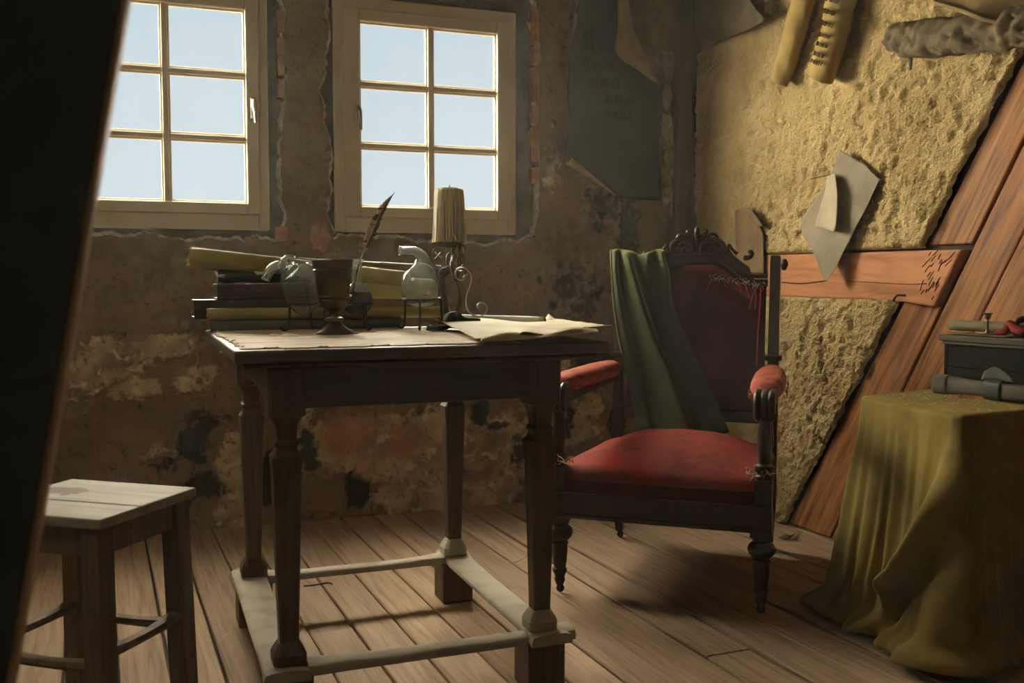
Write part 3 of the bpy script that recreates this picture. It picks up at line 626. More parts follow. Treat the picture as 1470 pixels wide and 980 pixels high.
# small curled leaf edges in front of the candle holder
LEAFY = mk('dark_curled_leaf', (0.07, 0.075, 0.03), (0.03, 0.03, 0.015), scale=20, rough=0.7)
cl = MB()
for pts in ([(614, 463, 2.55), (618, 468, 2.52), (632, 467, 2.5), (640, 466, 2.52), (630, 460, 2.54)], [(640, 462, 2.60), (646, 451, 2.62), (658, 449, 2.62), (668, 456, 2.6), (690, 458, 2.58)]):
    q = np.array([onY(*p) for p in pts]); q[:, 2] = np.maximum(q[:, 2], TOPZ+.004); q2 = q+np.array([.004, .05, .0]); q3 = q*[1, 1, 0]+np.array([0.004, .03, TOPZ+.0045])
    cl.grid(patch(np.stack([q3, q, q2], 1), 20, 8))
tag(cl.build('curled_scrap', LEAFY, solid=.001), 'dark curled parchment scrap standing up beside the right glass retort', 'scrap')

# ---- glass, brass and iron
def glassmat(name, dust=0.06, tint=(0.96, 0.98, 0.97)):
    m, n, L, p = newmat(name); n.remove(p)
    g = n.new('ShaderNodeBsdfGlass'); g.inputs['IOR'].default_value = 1.48; g.inputs['Roughness'].default_value = 0.02; g.inputs[0].default_value = (*tint, 1)
    d = n.new('ShaderNodeBsdfTranslucent'); d.inputs[0].default_value = (0.95, 0.96, 0.92, 1); d2 = n.new('ShaderNodeBsdfDiffuse'); d2.inputs[0].default_value = (0.75, 0.76, 0.72, 1)
    ad = n.new('ShaderNodeMixShader'); L.new(d.outputs[0], ad.inputs[1]); L.new(d2.outputs[0], ad.inputs[2])
    tc = n.new('ShaderNodeTexCoord'); z = n.new('ShaderNodeTexNoise'); z.inputs['Scale'].default_value = 45; z.inputs['Detail'].default_value = 8
    r = n.new('ShaderNodeValToRGB'); r.color_ramp.elements[0].position = 0.3; r.color_ramp.elements[1].position = 0.75; r.color_ramp.elements[0].color = (dust*.8,)*3+(1,); r.color_ramp.elements[1].color = (min(1, dust*2.2),)*3+(1,)
    L.new(tc.outputs['Object'], z.inputs[0]); L.new(z.outputs[0], r.inputs[0])
    mx = n.new('ShaderNodeMixShader'); L.new(r.outputs[0], mx.inputs[0]); L.new(g.outputs[0], mx.inputs[1]); L.new(ad.outputs[0], mx.inputs[2]); L.new(mx.outputs[0], n['Material Output'].inputs[0])
    return m
GLASS = glassmat('dusty_glass', 0.06); GLASSC = glassmat('clear_glass', 0.05)
def watermat():
    m, n, L, p = newmat('sky_bright_water'); n.remove(p); g = n.new('ShaderNodeBsdfGlass'); g.inputs['IOR'].default_value = 1.33; g.inputs[0].default_value = (.98, .99, .98, 1); t = n.new('ShaderNodeBsdfTranslucent'); t.inputs[0].default_value = (.95, .95, .9, 1); d = n.new('ShaderNodeBsdfDiffuse'); d.inputs[0].default_value = (.9, .9, .85, 1); x = n.new('ShaderNodeMixShader'); L.new(t.outputs[0], x.inputs[1]); L.new(d.outputs[0], x.inputs[2]); y = n.new('ShaderNodeMixShader'); y.inputs[0].default_value = 0.65; L.new(g.outputs[0], y.inputs[1]); L.new(x.outputs[0], y.inputs[2]); L.new(y.outputs[0], n['Material Output'].inputs[0]); return m  # white scatter stands in for bright sky refracted through the liquid
WATER = watermat()
IRON = mk('black_iron', (0.05, 0.042, 0.032), (0.10, 0.08, 0.06), scale=25, rough=0.5, metal=0.6, bump=0.3, bscale=80)
BRASS = mk('tarnished_brass', (0.11, 0.082, 0.035), (0.05, 0.037, 0.018), scale=8, rough=0.38, metal=0.85, bump=0.08, bscale=30)
GY = 2.50
g0 = onY(481, 481, GY); ghx = g0[0]
gob = thing('brass_goblet', 'tarnished brass footed goblet with banded rim standing before the quill flask', 'goblet', (g0[0], GY, TOPZ+.003), 0)
prof = [(.047, 0), (.048, .003), (.044, .008), (.030, .016), (.020, .026), (.018, .030)]
m = MB(); m.lathe(prof, n=40); m.build('foot', BRASS, gob)
m = MB(); m.lathe([(.018, .030), (.0235, .033), (.0245, .037), (.0235, .041), (.0155, .044), (.0132, .049), (.0140, .054), (.0175, .058)], n=40); m.build('stem', BRASS, gob)
bowl = [(.0175, .058), (.0265, .064), (.0335, .072), (.0375, .080), (.0395, .083), (.0395, .087), (.0380, .089), (.0385, .092), (.0415, .094), (.0415, .097), (.0400, .099), (.0465, .158), (.0480, .160), (.0490, .163), (.0475, .166), (.0485, .169), (.0505, .172), (.0510, .184), (.0525, .187), (.0520, .189), (.0500, .189), (.0490, .184), (.0440, .155), (.0375, .098), (.028, .074), (.0, .066)]
m = MB(); m.lathe(bowl, n=48, cap=False); m.build('bowl', BRASS, gob)
gob.rotation_euler = (0, R_(-1.5), 0)
# trivets
def trivet(label, cx, cy, r, hz, angs, group):
    t = thing('trivet', label, 'trivet', (cx, cy, TOPZ+.002), 0, None)
    a = np.linspace(0, 2*np.pi, 49)[:-1]; m = MB(); ring = np.stack([r*np.cos(a), r*np.sin(a), np.full(48, hz)], 1); cs = []
    k = 8; b = np.linspace(0, 2*np.pi, k, endpoint=False)
    P = np.stack([np.stack([(r+.0035*np.cos(bb))*np.cos(a), (r+.0035*np.cos(bb))*np.sin(a), hz+.0035*np.sin(bb)+0*a], 1) for bb in b], 1)
    P = np.concatenate([P, P[:, :1]], 1); m.grid(P, closed_u=True); m.build('ring', IRON, t)
    for q in angs:
        q = R_(q); dx, dy = math.cos(q), math.sin(q); m = MB()
        m.tube([(dx*rr, dy*rr, z) for rr, z in ((r, hz), (r+.0025, hz-.004), (r+.004, hz*.6), (r+.006, hz*.2), (r+.009, .008), (r+.016, .004), (r+.026, .006), (r+.030, .012))], [.0032, .0034, .0034, .0034, .0036, .0036, .0034, .003], n=8, sub=4); m.build('leg', IRON, t)
    return t
t1 = onY(441, 435, 2.70); trivet('black iron trivet with curled feet carrying the tilted glass retort at the left', t1[0], 2.70, .050, t1[2]-TOPZ-.002, (200, 70, -40), '')
t2 = onY(511, 436, 2.70); trivet('black iron trivet with curled feet carrying the quill flask behind the goblet', t2[0], 2.70, .0455, t2[2]-TOPZ-.002, (-70, 50, 170), '')
t3 = onY(605, 429, 2.66); trivet('black iron trivet with curled feet carrying the round glass retort near the candle', t3[0], 2.66, .052, t3[2]-TOPZ-.002, (-110, -10, 130), '')
def retort(label, pts, rad, Y, extra=(), lip=True):
    w = np.array([onY(x, y, Y) for x, y in pts]); c = w[0].copy()
    if len(pts[0]) == 2: pass
    r_ = thing('glass_retort', label, 'flask', tuple(c), 0)
    m = MB(); m.tube(w-c, rad, n=28, sub=6, caps=False, up=(0, 1, 0)); b = m.build('bulb', GLASS, r_, solid=.0018, off=-1, sharp=0)
    for X_ in extra:
        e = np.array([onY(x, y, Y) for x, y in X_[0]]); m = MB(); m.tube(e-c, X_[1], n=14, sub=5, caps=False, up=(0, 1, 0)); m.build(X_[2], GLASS, r_, solid=.0015, off=-1, sharp=0)
    if not lip: return r_
    e = w[-1]-c; d = (w[-1]-w[-2]); d /= np.linalg.norm(d); m = MB(); m.tube([e-d*.001, e+d*.003], [rad[-1]*1.18, rad[-1]*1.18], n=16, caps=False, up=(0, 1, 0)); m.build('lip', GLASS, r_, solid=.003, off=-1)
    return r_
pxm = 523.0
retort('tilted dusty glass retort with a bent beak, left of the brass goblet', [(446, 449), (445.5, 448.5), (444, 446), (441, 438), (437, 424), (432, 408), (428, 396), (424, 387), (421, 381), (420, 378.5), (419.5, 378)], np.array([.5, 8, 14, 22, 26, 27.5, 26.5, 22, 14, 6, .5])/pxm, 2.68,
       (([(404, 386), (405, 379), (408, 372), (414, 369), (424, 370.5)], np.array([7, 5, 4, 3.6, 3.6])/pxm, 'filling_spout'), ([(420, 394), (412, 386), (402, 382), (393, 384), (386, 391), (380.5, 402)], np.array([16, 12, 8.5, 7.3, 6.6, 6.4])/pxm, 'beak')), lip=False)
retort('round dusty glass retort with its neck bent left, on the trivet beside the candle', [(604, 440), (604, 439), (604, 436), (604, 428), (604, 415), (605, 400), (607, 387), (607, 376), (604, 367), (597, 361.5), (587, 359.5), (575, 360)], np.array([.5, 8, 17, 25, 29, 27.5, 20, 13, 9.5, 7.5, 6.2, 6])/pxm, 2.66)
fb = onY(513, 452, 2.70); qf = thing('glass_flask', 'round bottomed glass flask half filled with clear liquid, holding the quill feather', 'flask', tuple(fb), 0)
fp = [(.0005, 0), (.012, .001), (.026, .007), (.037, .018), (.0425, .030), (.044, .042), (.042, .054), (.035, .068), (.026, .078), (.0185, .085), (.0150, .093), (.0142, .110), (.0140, .140), (.0150, .147), (.021, .151), (.0225, .153), (.0215, .1545)]
m = MB(); m.lathe(fp, n=40, cap=False); m.build('flask_body', GLASSC, qf, solid=.0016, off=-1, sharp=0)
wp = [(r-.0028, z+.0020) for r, z in fp[1:7]]+[(.0345, .0635), (.0, .0640)]; m = MB(); m.lathe([(.0003, .0028)]+wp, n=40, cap=False); m.build('liquid', WATER, qf, sharp=0)
# quill
QD = mk('dark_feather', (0.06, 0.045, 0.03), (0.13, 0.09, 0.055), scale=30, rough=0.7, stretch=(1, 1, 6)); QL = mk('tan_feather', (0.42, 0.29, 0.15), (0.62, 0.48, 0.30), scale=30, rough=0.7); 
QY = 2.70; qc = np.array([onY(x, y, QY) for x, y in ((506, 428), (510, 400), (516, 376), (524, 355), (533, 335), (545, 308), (556, 289), (567, 275))]); qo = qc[2].copy()
quill = thing('quill', 'brown striped quill feather standing in the glass flask', 'quill', tuple(qo), 0)
m = MB(); m.tube(qc-qo, [.0022, .0024, .0022, .0018, .0015, .0012, .0008, .0004], n=8, sub=5); m.build('shaft', QL, quill)
def vane(name, side, wmax, mat, t0, t1, nb=46):
    m = MB(); tt = np.linspace(t0, t1, nb+1); c = crv(qc, tt)-qo
    for i in range(nb):
        f = i/nb; w = wmax*math.sin(math.pi*min(1, (f*.93+.07))**0.62)*(0.85+.3*random.random())
        d = c[i+1]-c[i]; d /= np.linalg.norm(d); s = np.cross(d, (0, 1, 0)); s = s/np.linalg.norm(s)*side; k = random.choice((0, 0, 0, .25))
        a, b = c[i], c[i]+(c[i+1]-c[i])*(1.0-k*.3); tip = s*w+d*w*1.1; y = np.array([0, random.uniform(-.002, .002), 0])
        m.add([a, b, b+tip+y, a+tip*.97+y, a+tip*.5+[0, -.0015, 0], b+tip*.5+[0, -.0015, 0]], [(0, 1, 5, 4), (4, 5, 2, 3)])
    m.build(name, mat, quill, solid=.0004, fixn=False, smooth=False)
vane('vane', -1, .0115, QD, 2.9, 6.95); vane('vane', 1, .015, mk('striped_feather', (0.07, 0.045, 0.03), (0.50, 0.35, 0.2), scale=70, stretch=(.2, .2, 2.2), rough=0.7, lo=.46, hi=.54, detail=1), 2.9, 6.6)
m = MB()
for i in range(26):
    t = random.uniform(2.4, 3.3); c = crv(qc, [t])[0]-qo; s = random.choice((-1, 1)); a = random.uniform(.006, .018)
    m.tube([c, c+[s*a*.5, random.uniform(-.006, .006), a*.6], c+[s*a, random.uniform(-.006, .006), a*random.uniform(.2, 1.2)]], .0005, n=4, sub=2)
o = m.build('down', QL, quill); o['kind'] = 'stuff'
# candle and its iron holder
CY = 2.62
WAX = mk('ivory_wax', (0.86, 0.79, 0.57), (0.70, 0.62, 0.42), scale=5, rough=0.55, stretch=(6, 6, 1), bump=0.9, bscale=16, bstretch=(8, 8, .6), spec=0.3, bdist=.004)
WAX.node_tree.nodes['Principled BSDF'].inputs['Subsurface Weight'].default_value = 0.6; WAX.node_tree.nodes['Principled BSDF'].inputs['Subsurface Radius'].default_value = (.05, .035, .02); WAX.node_tree.nodes['Principled BSDF'].inputs['Subsurface Scale'].default_value = 0.8
k0 = onY(645, 349, CY); cnd = thing('candle', 'thick ivory candle with dripped sides standing on the wrought iron holder', 'candle', tuple(k0), 0)
def drip(a, z): return 1+0.06*(fbm(np.cos(a)*9+3, np.sin(a)*9+z*4, 3, 3)-.5)*2 + .03*(fbm(np.cos(a)*6+z*2, np.sin(a)*6, 9, 3)-.5)
ck = .1490
m = MB(); m.lathe([(.0455, 0), (.0460, .004), (.0450, .02), (.0435, .05), (.0415, .09), (.0398, .13), (.0390, .143), (.0375, .1475), (.034, .149), (.030, .1475), (.026, .144), (0.001, .143)], n=72, rfun=drip, cap=False); m.build('wax_body', WAX, cnd, sharp=0)
m = MB(); m.lathe([(.030, .1462), (.031, .1500), (.024, .1525), (.010, .1535), (.001, .1535)], n=24, rfun=drip, cap=False); m.build('molten_top', WAX, cnd, sharp=0)
m = MB(); m.tube([(0, 0, .150), (.001, 0, .156), (.003, .001, .160)], .0012, n=6, sub=3); m.build('wick', CRK, cnd)
for i in range(26):
    pass
m = MB()
for i in range(60):
    a = random.uniform(0, 2*math.pi); z0 = random.uniform(.0, .02); z1 = random.uniform(.05, .14); rr = lambda z: .0455-.0425*z
    m.tube([((rr(z)+.0006)*math.cos(a+.02*math.sin(z*60)), (rr(z)+.0006)*math.sin(a+.02*math.sin(z*60)), z) for z in np.linspace(z1, z0, 7)], [.0008, .0015, .0016, .0018, .002, .0026, .0034], n=6, sub=2)
m.build('drips', WAX, cnd)['kind'] = 'stuff'
h0 = onY(651, 466, CY)*[1, 1, 0]+[0, 0, TOPZ+.005]; HO = np.array([k0[0], CY, TOPZ+.005]); hold = thing('candle_holder', 'wrought iron candle holder with curled scroll feet at the back of the table', 'candle holder', tuple(HO), 0)
def hp(x, y, dy=0.0): return onY(x, y, CY+dy)-HO
m = MB(); zt = k0[2]-HO[2]; m.lathe([(.006, zt-.012), (.020, zt-.009), (.038, zt-.004), (.049, zt-.001), (.050, zt+.0015), (.046, zt-.0005), (.001, zt-.0015)], n=28, rfun=lambda a, z: 1+.03*np.sin(a*11), cap=False); m.build('drip_pan', IRON, hold)
def ribbon(name, pts, rad=.0032, sx=1.0, sy=2.2, n=8, mat=IRON, rings=None):
    m = MB(); w = [hp(*p) for p in pts]; m.tube(w, rad, n=n, sub=5, sx=sx, sy=sy, up=(1, 0, 0.3)); return m.build(name, mat, hold)
ribbon('stem', [(649, 352), (650, 366), (648, 380), (650, 392), (654, 402), (657, 396)], .0045, 1, 1.6)
ribbon('leg', [(654, 398, 0), (650, 390, .01), (643, 388, .03), (635, 393, .06), (634, 402, .075), (637, 425, .085), (641, 448, .09), (644, 462, .095)], .0050, .6, 2.4)
ribbon('leg', [(664, 400, -.01), (668, 394, -.01), (664, 389, -.01), (658, 390, -.01)], .002)
WI = IRONBRIGHT
ribbon('leg', [(671, 393, -.0), (664, 402, -.01), (655, 399, -.01), (653, 391, -.01), (660, 384, -.015), (669, 386, -.03), (676, 395, -.04), (676, 407, -.05), (671, 420, -.06), (669, 434, -.07), (672, 446, -.08), (681, 453, -.09), (692, 453, -.09), (699, 445, -.09), (697, 437, -.09), (690, 434, -.09), (685, 439, -.085), (687, 444, -.085)], .0015, 1, 1.3, mat=WI)
ribbon('leg', [(652, 396, .0), (657, 410, .05), (660, 430, .10), (655, 446, .14), (650, 452, .15)], .0022, 1, 1.6)
a = np.linspace(0, 2*np.pi*1.05, 15); ribbon('scroll_ring', [(634+15*math.cos(t-.5), 368+16.5*math.sin(t-.5), -.005) for t in a], .0011, 1, 1.3)
ribbon('scroll_ring', [(625, 362, -.01), (629, 366, -.01), (633, 370, -.01)], .0011, mat=WI); ribbon('scroll_ring', [(624, 371, -.01), (628, 367, -.01), (632, 362, -.01)], .0011, mat=WI)
for (cx, cy, rx, ry, dy) in ((657, 360, 5, 9, -.02), (663, 359, 4.5, 8, -.03), (655, 374, 5.5, 9, -.02), (662, 373, 5, 8.5, -.03), (645, 372, 4, 9, .03)):
    ribbon('petal', [(cx+rx*math.cos(t), cy+ry*math.sin(t), dy) for t in np.linspace(-.5*np.pi, 1.6*np.pi, 12)], .0019, 1, 2.2)
ribbon('scroll_ring', [(648, 388), (652, 394), (655, 400), (658, 396), (657, 388)], .0035, 1, 1.4)
# ================================================================ ARMCHAIR (local frame: -y is its front)
CC = (1.617, 2.748); CA = R_(-40)
CWOOD = wood('dark_chair_wood', (0.055, 0.030, 0.019), (0.022, 0.013, 0.009), axis=2, scale=4, rough=0.38, bump=0.15, vary=0, spec=0.35)
REDV = mk('red_velvet', (0.27, 0.013, 0.014), (0.13, 0.009, 0.009), (0.21, 0.032, 0.018), scale=10, detail=8, rough=0.85, bump=0.35, bscale=120, sheen=0.08, sheen_tint=(.8, .1, .06), spec=0.2, bdist=.001)
REDW = mk('worn_red_velvet', (0.34, 0.04, 0.03), (0.24, 0.018, 0.017), (0.36, 0.10, 0.055), scale=14, detail=9, rough=0.8, bump=0.5, bscale=90, sheen=0.12, sheen_tint=(.8, .3, .15), spec=0.2, bdist=.0015)
REDD = mk('dark_red_back_and_shade', (0.11, 0.009, 0.010), (0.045, 0.006, 0.007), scale=9, rough=0.9, bump=0.3, bscale=90, spec=0.1)  # back pad cloth; also colours the shaded band of the seat
PINK = mk('crimson_thread', (0.62, 0.05, 0.12), (0.50, 0.04, 0.08), scale=20)
STRAW = mk('straw_threads', (0.62, 0.52, 0.34), (0.45, 0.36, 0.22), scale=30)
ch = thing('armchair', 'carved dark wood armchair with worn red velvet seat and arm pads by the corner', 'armchair', (CC[0], CC[1], 0), CA)
ex = np.array([math.cos(CA), math.sin(CA), 0]); ey = np.array([-math.sin(CA), math.cos(CA), 0]); c0 = np.array([CC[0], CC[1], 0])
def cl(x, y, yl):
    d = ray(x, y); o = Ov-c0; t = (yl-o@ey)/(d@ey); p = o+d*t; return np.array([p@ex, p@ey, p[2]])
FW, BW, FYc, BYc = .325, .285, -.345, .33      # half widths front/back, front/back y
wid = lambda y: FW+(BW-FW)*(y-FYc)/(BYc-FYc)
# seat rails
m = MB(); m.box((-FW, FYc-.012, .242), (FW, FYc+.018, .318)); m.box((-FW-.004, FYc-.017, .242), (FW+.004, FYc-.010, .256)); m.build('seat_rail', CWOOD, ch, smooth=False, bevel=.005)
m = MB(); m.box((-BW, BYc-.015, .245), (BW, BYc+.015, .318)); m.build('seat_rail', CWOOD, ch, smooth=False, bevel=.004)
for s in (-1, 1):
    m = MB(); A = [(s*FW, FYc), (s*BW, BYc), (s*(BW-.03), BYc), (s*(FW-.03), FYc)]; m.prism(A, .245, .318, axes=(0, 1, 2)); m.build('seat_rail', CWOOD, ch, smooth=False, bevel=.004)
# domed seat
nth, prof = 120, [(1.0, .300), (1.012, .316), (1.022, .336), (1.016, .356), (.99, .374), (.94, .390), (.87, .404), (.77, .419), (.65, .433), (.5, .446), (.33, .456), (.16, .462), (.001, .463)]
a = np.linspace(0, 2*np.pi, nth, endpoint=False); P = []
for k, (s_, z) in enumerate(prof):
    e = 0.26+0.5*(1-s_)*0; cx_, sy_ = np.cos(a), np.sin(a); q = (np.abs(cx_)**8+np.abs(sy_)**8)**(-1/8.0)
    if s_ < .95: q = q*(s_/.95)+(1-s_/.95)
    U_, V_ = cx_*q*s_, sy_*q*s_
    y = (FYc+BYc)/2 + V_*(BYc-FYc)/2*1.0; x = U_*np.array([wid(v) for v in y])
    zz = z + (.004*(fbm(x*14, y*14, 5, 3)-.5) if k > 2 else 0) - (.012*sstep(.3, .9, np.abs(U_))*(1 if 5 < k else 0)) + .010*(1-np.abs(U_)**2)*sstep(.1, -.6, V_)*(k > 4)*0
    P.append(np.stack([x, y, np.broadcast_to(zz, x.shape)], 1))
P = np.array(P); P_ = np.concatenate([P, P[:, :1]], 1); m = MB(); m.grid(P_[:4]); m.build('seat_shade_band', REDD, ch, sharp=0); m = MB(); m.grid(P_[3:]); seat = m.build('seat', REDV, ch, sharp=0)  # dark lower rings paint the shade onto the seat front
# cream tuft of stuffing showing on the seat
def threads(name, c, r, n, mat, parent, rad=.0012, flat=.4, lz=.01):
    m = MB()
    for i in range(n):
        p = np.array(c)+np.array([random.uniform(-r, r), random.uniform(-r, r), random.uniform(0, lz)])
        q = p+np.array([random.uniform(-r, r), random.uniform(-r, r), random.uniform(-lz, lz)]); h = (p+q)/2+np.array([random.uniform(-r, r)*.4, random.uniform(-r, r)*.4, random.uniform(0, lz)])
        m.tube([p, h, q], rad, n=4, sub=4)
    o = m.build(name, mat, parent); o['kind'] = 'stuff'; return o
tf = cl(930, 668, -.20); m = MB()
for pts in (((922, 662), (924, 671), (923, 677)), ((922, 662), (930, 670), (942, 677)), ((928, 669), (936, 671), (943, 674)), ((920, 664), (926, 661))):
    w = [cl(x, y, -.255) for x, y in pts]; w = [q*[1, 1, 0]+[0, 0, q[2]] for q in w]; m.tube(w, .0022, n=5, sub=3)
m.build('cream_tuft', STRAW, seat)
# turned front legs on brass castors
legp = [(.012, .028), (.014, .034), (.017, .04), (.0145, .05), (.019, .062), (.0225, .068), (.0225, .074), (.018, .080), (.0215, .10), (.0235, .13), (.0225, .150), (.026, .154), (.026, .158), (.021, .162), (.030, .168), (.0375, .178), (.040, .188), (.0375, .198), (.030, .206), (.023, .210), (.0275, .216), (.029, .222), (.029, .244)]
def castor(parent, x, y):
    m = MB(); m.lathe([(.010, .024), (.013, .030), (.013, .036)], c=(x, y, 0), n=14); w = Matrix.Translation((x, y+.006, .0125)) @ Matrix.Rotation(R_(90), 4, 'X')
    m.lathe([(.001, -.007), (.0105, -.0065), (.0125, -.003), (.0125, .003), (.0105, .0065), (.001, .007)], n=16, M=w); m.box((x-.003, y-.004, .010), (x+.003, y+.004, .026)); return m.build('castor', IRON, parent)
for s in (-1, 1):
    x = s*.298; m = MB(); m.lathe(legp, c=(x, -.315, 0), n=28); m.box((x-.030, -.345, .225), (x+.030, -.285, .30)); l = m.build('leg', CWOOD, ch, sharp=35); castor(l, x, -.315)
# back posts run down into the rear legs
for s in (-1, 1):
    x = s*.272; m = MB(); pth = [(x-s*.004, .375, .030), (x, .352, .14), (x, .345, .25), (x, .352, .42), (x, .375, .70), (x, .402, .90), (x, .418, 1.02), (x, .420, 1.035)]
    m.tube(pth, [.019, .0235, .0265, .0265, .0255, .0245, .0245, .018], n=4, sub=4, up=(1, 1, 0), sx=1.0, sy=1.0); V = m.v[0]
    l = m.build('back_post', CWOOD, ch, smooth=False, bevel=.004); castor(l, x-s*.004, .375)
    m = MB(); m.tube([(x+s*.028, .398, .985), (x+s*.030, .398, 1.005), (x+s*.028, .400, 1.022)], [.006, .013, .008], n=10, sub=3); m.build('post_ear', CWOOD, l)
    m = MB(); m.box((x-.029, .345, .672), (x+.029, .405, .690)); m.build('post_ring', CWOOD, l, smooth=False, bevel=.004)
# crest rail: arched, moulded
xx = np.linspace(-.247, .247, 61)
def arch(x): u = np.abs(x)/.247; return 1.022*np.ones_like(x) - .078*sstep(.25, .82, u)
top = arch(xx)+.040*(1-sstep(.72, .80, np.abs(xx)/.247))+.012*sstep(.78, .84, np.abs(xx)/.247)*0 + .010
bot = arch(xx)-.018
def strip(t, b, y0, y1, name, mat=CWOOD, parent=ch, bevel=.003):
    m = MB(); m.prism(list(zip(xx, b))+list(zip(xx[::-1], t[::-1])), y0, y1, axes=(0, 2, 1)); return m.build(name, mat, parent, smooth=False, bevel=bevel)
tr = strip(top, bot, .405, .440, 'top_rail'); strip(arch(xx)+.028, arch(xx)+.012, .396, .406, 'moulding', parent=tr); strip(arch(xx)-.004, arch(xx)-.016, .390, .406, 'moulding', parent=tr)
for s in (-1, 1):
    m = MB(); m.tube([(s*.165, .41, 1.028), (s*.180, .405, 1.030), (s*.190, .405, 1.040), (s*.186, .405, 1.050), (s*.178, .405, 1.046)], [.010, .009, .009, .008, .005], n=10, sub=4); m.build('end_scroll', CWOOD, tr)
# crest carving: pierced acanthus scrolls
carv = MB(); base = [(-.135, 1.040), (-.115, 1.070), (-.10, 1.088), (-.075, 1.100), (-.05, 1.112), (-.025, 1.122), (0, 1.128), (.025, 1.122), (.05, 1.112), (.075, 1.100), (.10, 1.088), (.115, 1.070), (.135, 1.040)]
carv.prism([(x*.93, 1.036+(z-1.036)*.86) for x, z in base], .412, .434, axes=(0, 2, 1))
cw = carv.build('crest_carving', CWOOD, ch, smooth=False, bevel=.003)
m = MB()
for s in (-1, 1):
    th = np.linspace(0, 2.6*np.pi, 26); r = .030*(1-th/th[-1]*.80); m.tube([(s*(.036+rr*math.cos(t+.4)), .404-.004*(1-rr/.03), 1.060+rr*math.sin(t+.4)) for t, rr in zip(th, r)], np.linspace(.0075, .005, 26), n=8)
    m.tube([(s*.020, .404, 1.040), (s*.07, .404, 1.046), (s*.092, .404, 1.060), (s*.088, .402, 1.082), (s*.062, .400, 1.096), (s*.03, .402, 1.098)], [.005, .006, .007, .008, .007, .004], n=8, sub=5)
    m.tube([(s*.085, .406, 1.050), (s*.105, .404, 1.060), (s*.112, .402, 1.075), (s*.120, .404, 1.062), (s*.140, .408, 1.042)], [.005, .006, .005, .006, .006], n=8, sub=4)
    m.tube([(s*.010, .402, 1.094), (s*.022, .398, 1.108), (s*.034, .396, 1.122), (s*.024, .398, 1.130)], [.005, .008, .007, .003], n=8, sub=4)
    m.tube([(s*.03, .400, 1.100), (s*.05, .396, 1.112), (s*.064, .396, 1.110), (s*.076, .398, 1.098)], [.004, .006, .006, .004], n=8, sub=4)
m.tube([(0, .402, 1.085), (0, .396, 1.110), (0, .394, 1.130), (0, .398, 1.140)], [.005, .010, .009, .003], n=10, sub=4)
m.build('scrollwork', CWOOD, cw)
# upholstered back
nx, nz = 44, 50; Pz = np.zeros((nx, nz, 3))
for i, u in enumerate(np.linspace(-1, 1, nx)):
    x = u*.243; ztop = arch(np.array([x]))[0]-.012; z = np.linspace(.490, ztop, nz); v = np.linspace(-1, 1, nz); e = (1-u**4)*(1-v**6)
    yl = .352+(.412-.352)*np.clip((z-.42)/(.98-.42), 0, 1); Pz[i] = np.stack([np.full(nz, x), yl-.012-.040*e+.004*(fbm(z*12, z*0+x*12, 3, 3)-.5), z], 1)
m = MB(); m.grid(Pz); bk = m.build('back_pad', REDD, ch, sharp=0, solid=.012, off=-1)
strip(np.full(61, .490), np.full(61, .452), .340, .372, 'bottom_rail')
# torn edge along the top of the back and hanging threads
xt = np.linspace(-.04, .215, 40); m = MB()
Pt = np.zeros((40, 8, 3))
for i, x in enumerate(xt):
    zt_ = arch(np.array([x]))[0]-.020; d = .030+.022*fbm(x*40, 3, 4, 3)
    for j, t in enumerate(np.linspace(0, 1, 8)): Pt[i, j] = (x, .362-.014*math.sin(t*3)-.004*fbm(x*60, t*4, 8, 2), zt_-d*t)
m.grid(Pt); m.build('torn_flap', mk('faded_red_cloth', (0.16, 0.03, 0.022), (0.09, 0.018, 0.014), scale=20, rough=0.9, bump=.5), bk, solid=.0015)
m = MB()
for px, py, px2, py2 in ((1022, 400, 1013, 418), (1070, 405, 1076, 428), (1086, 412, 1076, 444), (1091, 414, 1090, 424), (1060, 408, 1064, 418), (1040, 404, 1044, 414), (1085, 420, 1084, 444)):
    p, q = cl(px, py, .345), cl(px2, py2, .345); m.tube([p, (p+q)/2+[random.uniform(-.008, .008), -.008, .004], q], .0017, n=6, sub=5)
m.build('loose_threads', PINK, bk)['kind'] = 'stuff'; m = MB(); m.tube([cl(x, y, .34) for x, y in ((1092, 412), (1091, 440), (1088, 480), (1086, 525))], .0022, n=6, sub=4); m.build('hanging_thread', PINK, bk)
m = MB()
for i in range(60):
    px = random.uniform(1018, 1095); p = cl(px, 398+(px-1018)*.13+random.uniform(-3, 4), .345); q = p+[random.uniform(-.014, .014), -.004, random.uniform(-.012, .006)]; m.tube([p, (p+q)/2+[0, -.005, .004], q], .0008, n=4, sub=3)
m.build('straw_stuffing', STRAW, bk)['kind'] = 'stuff'
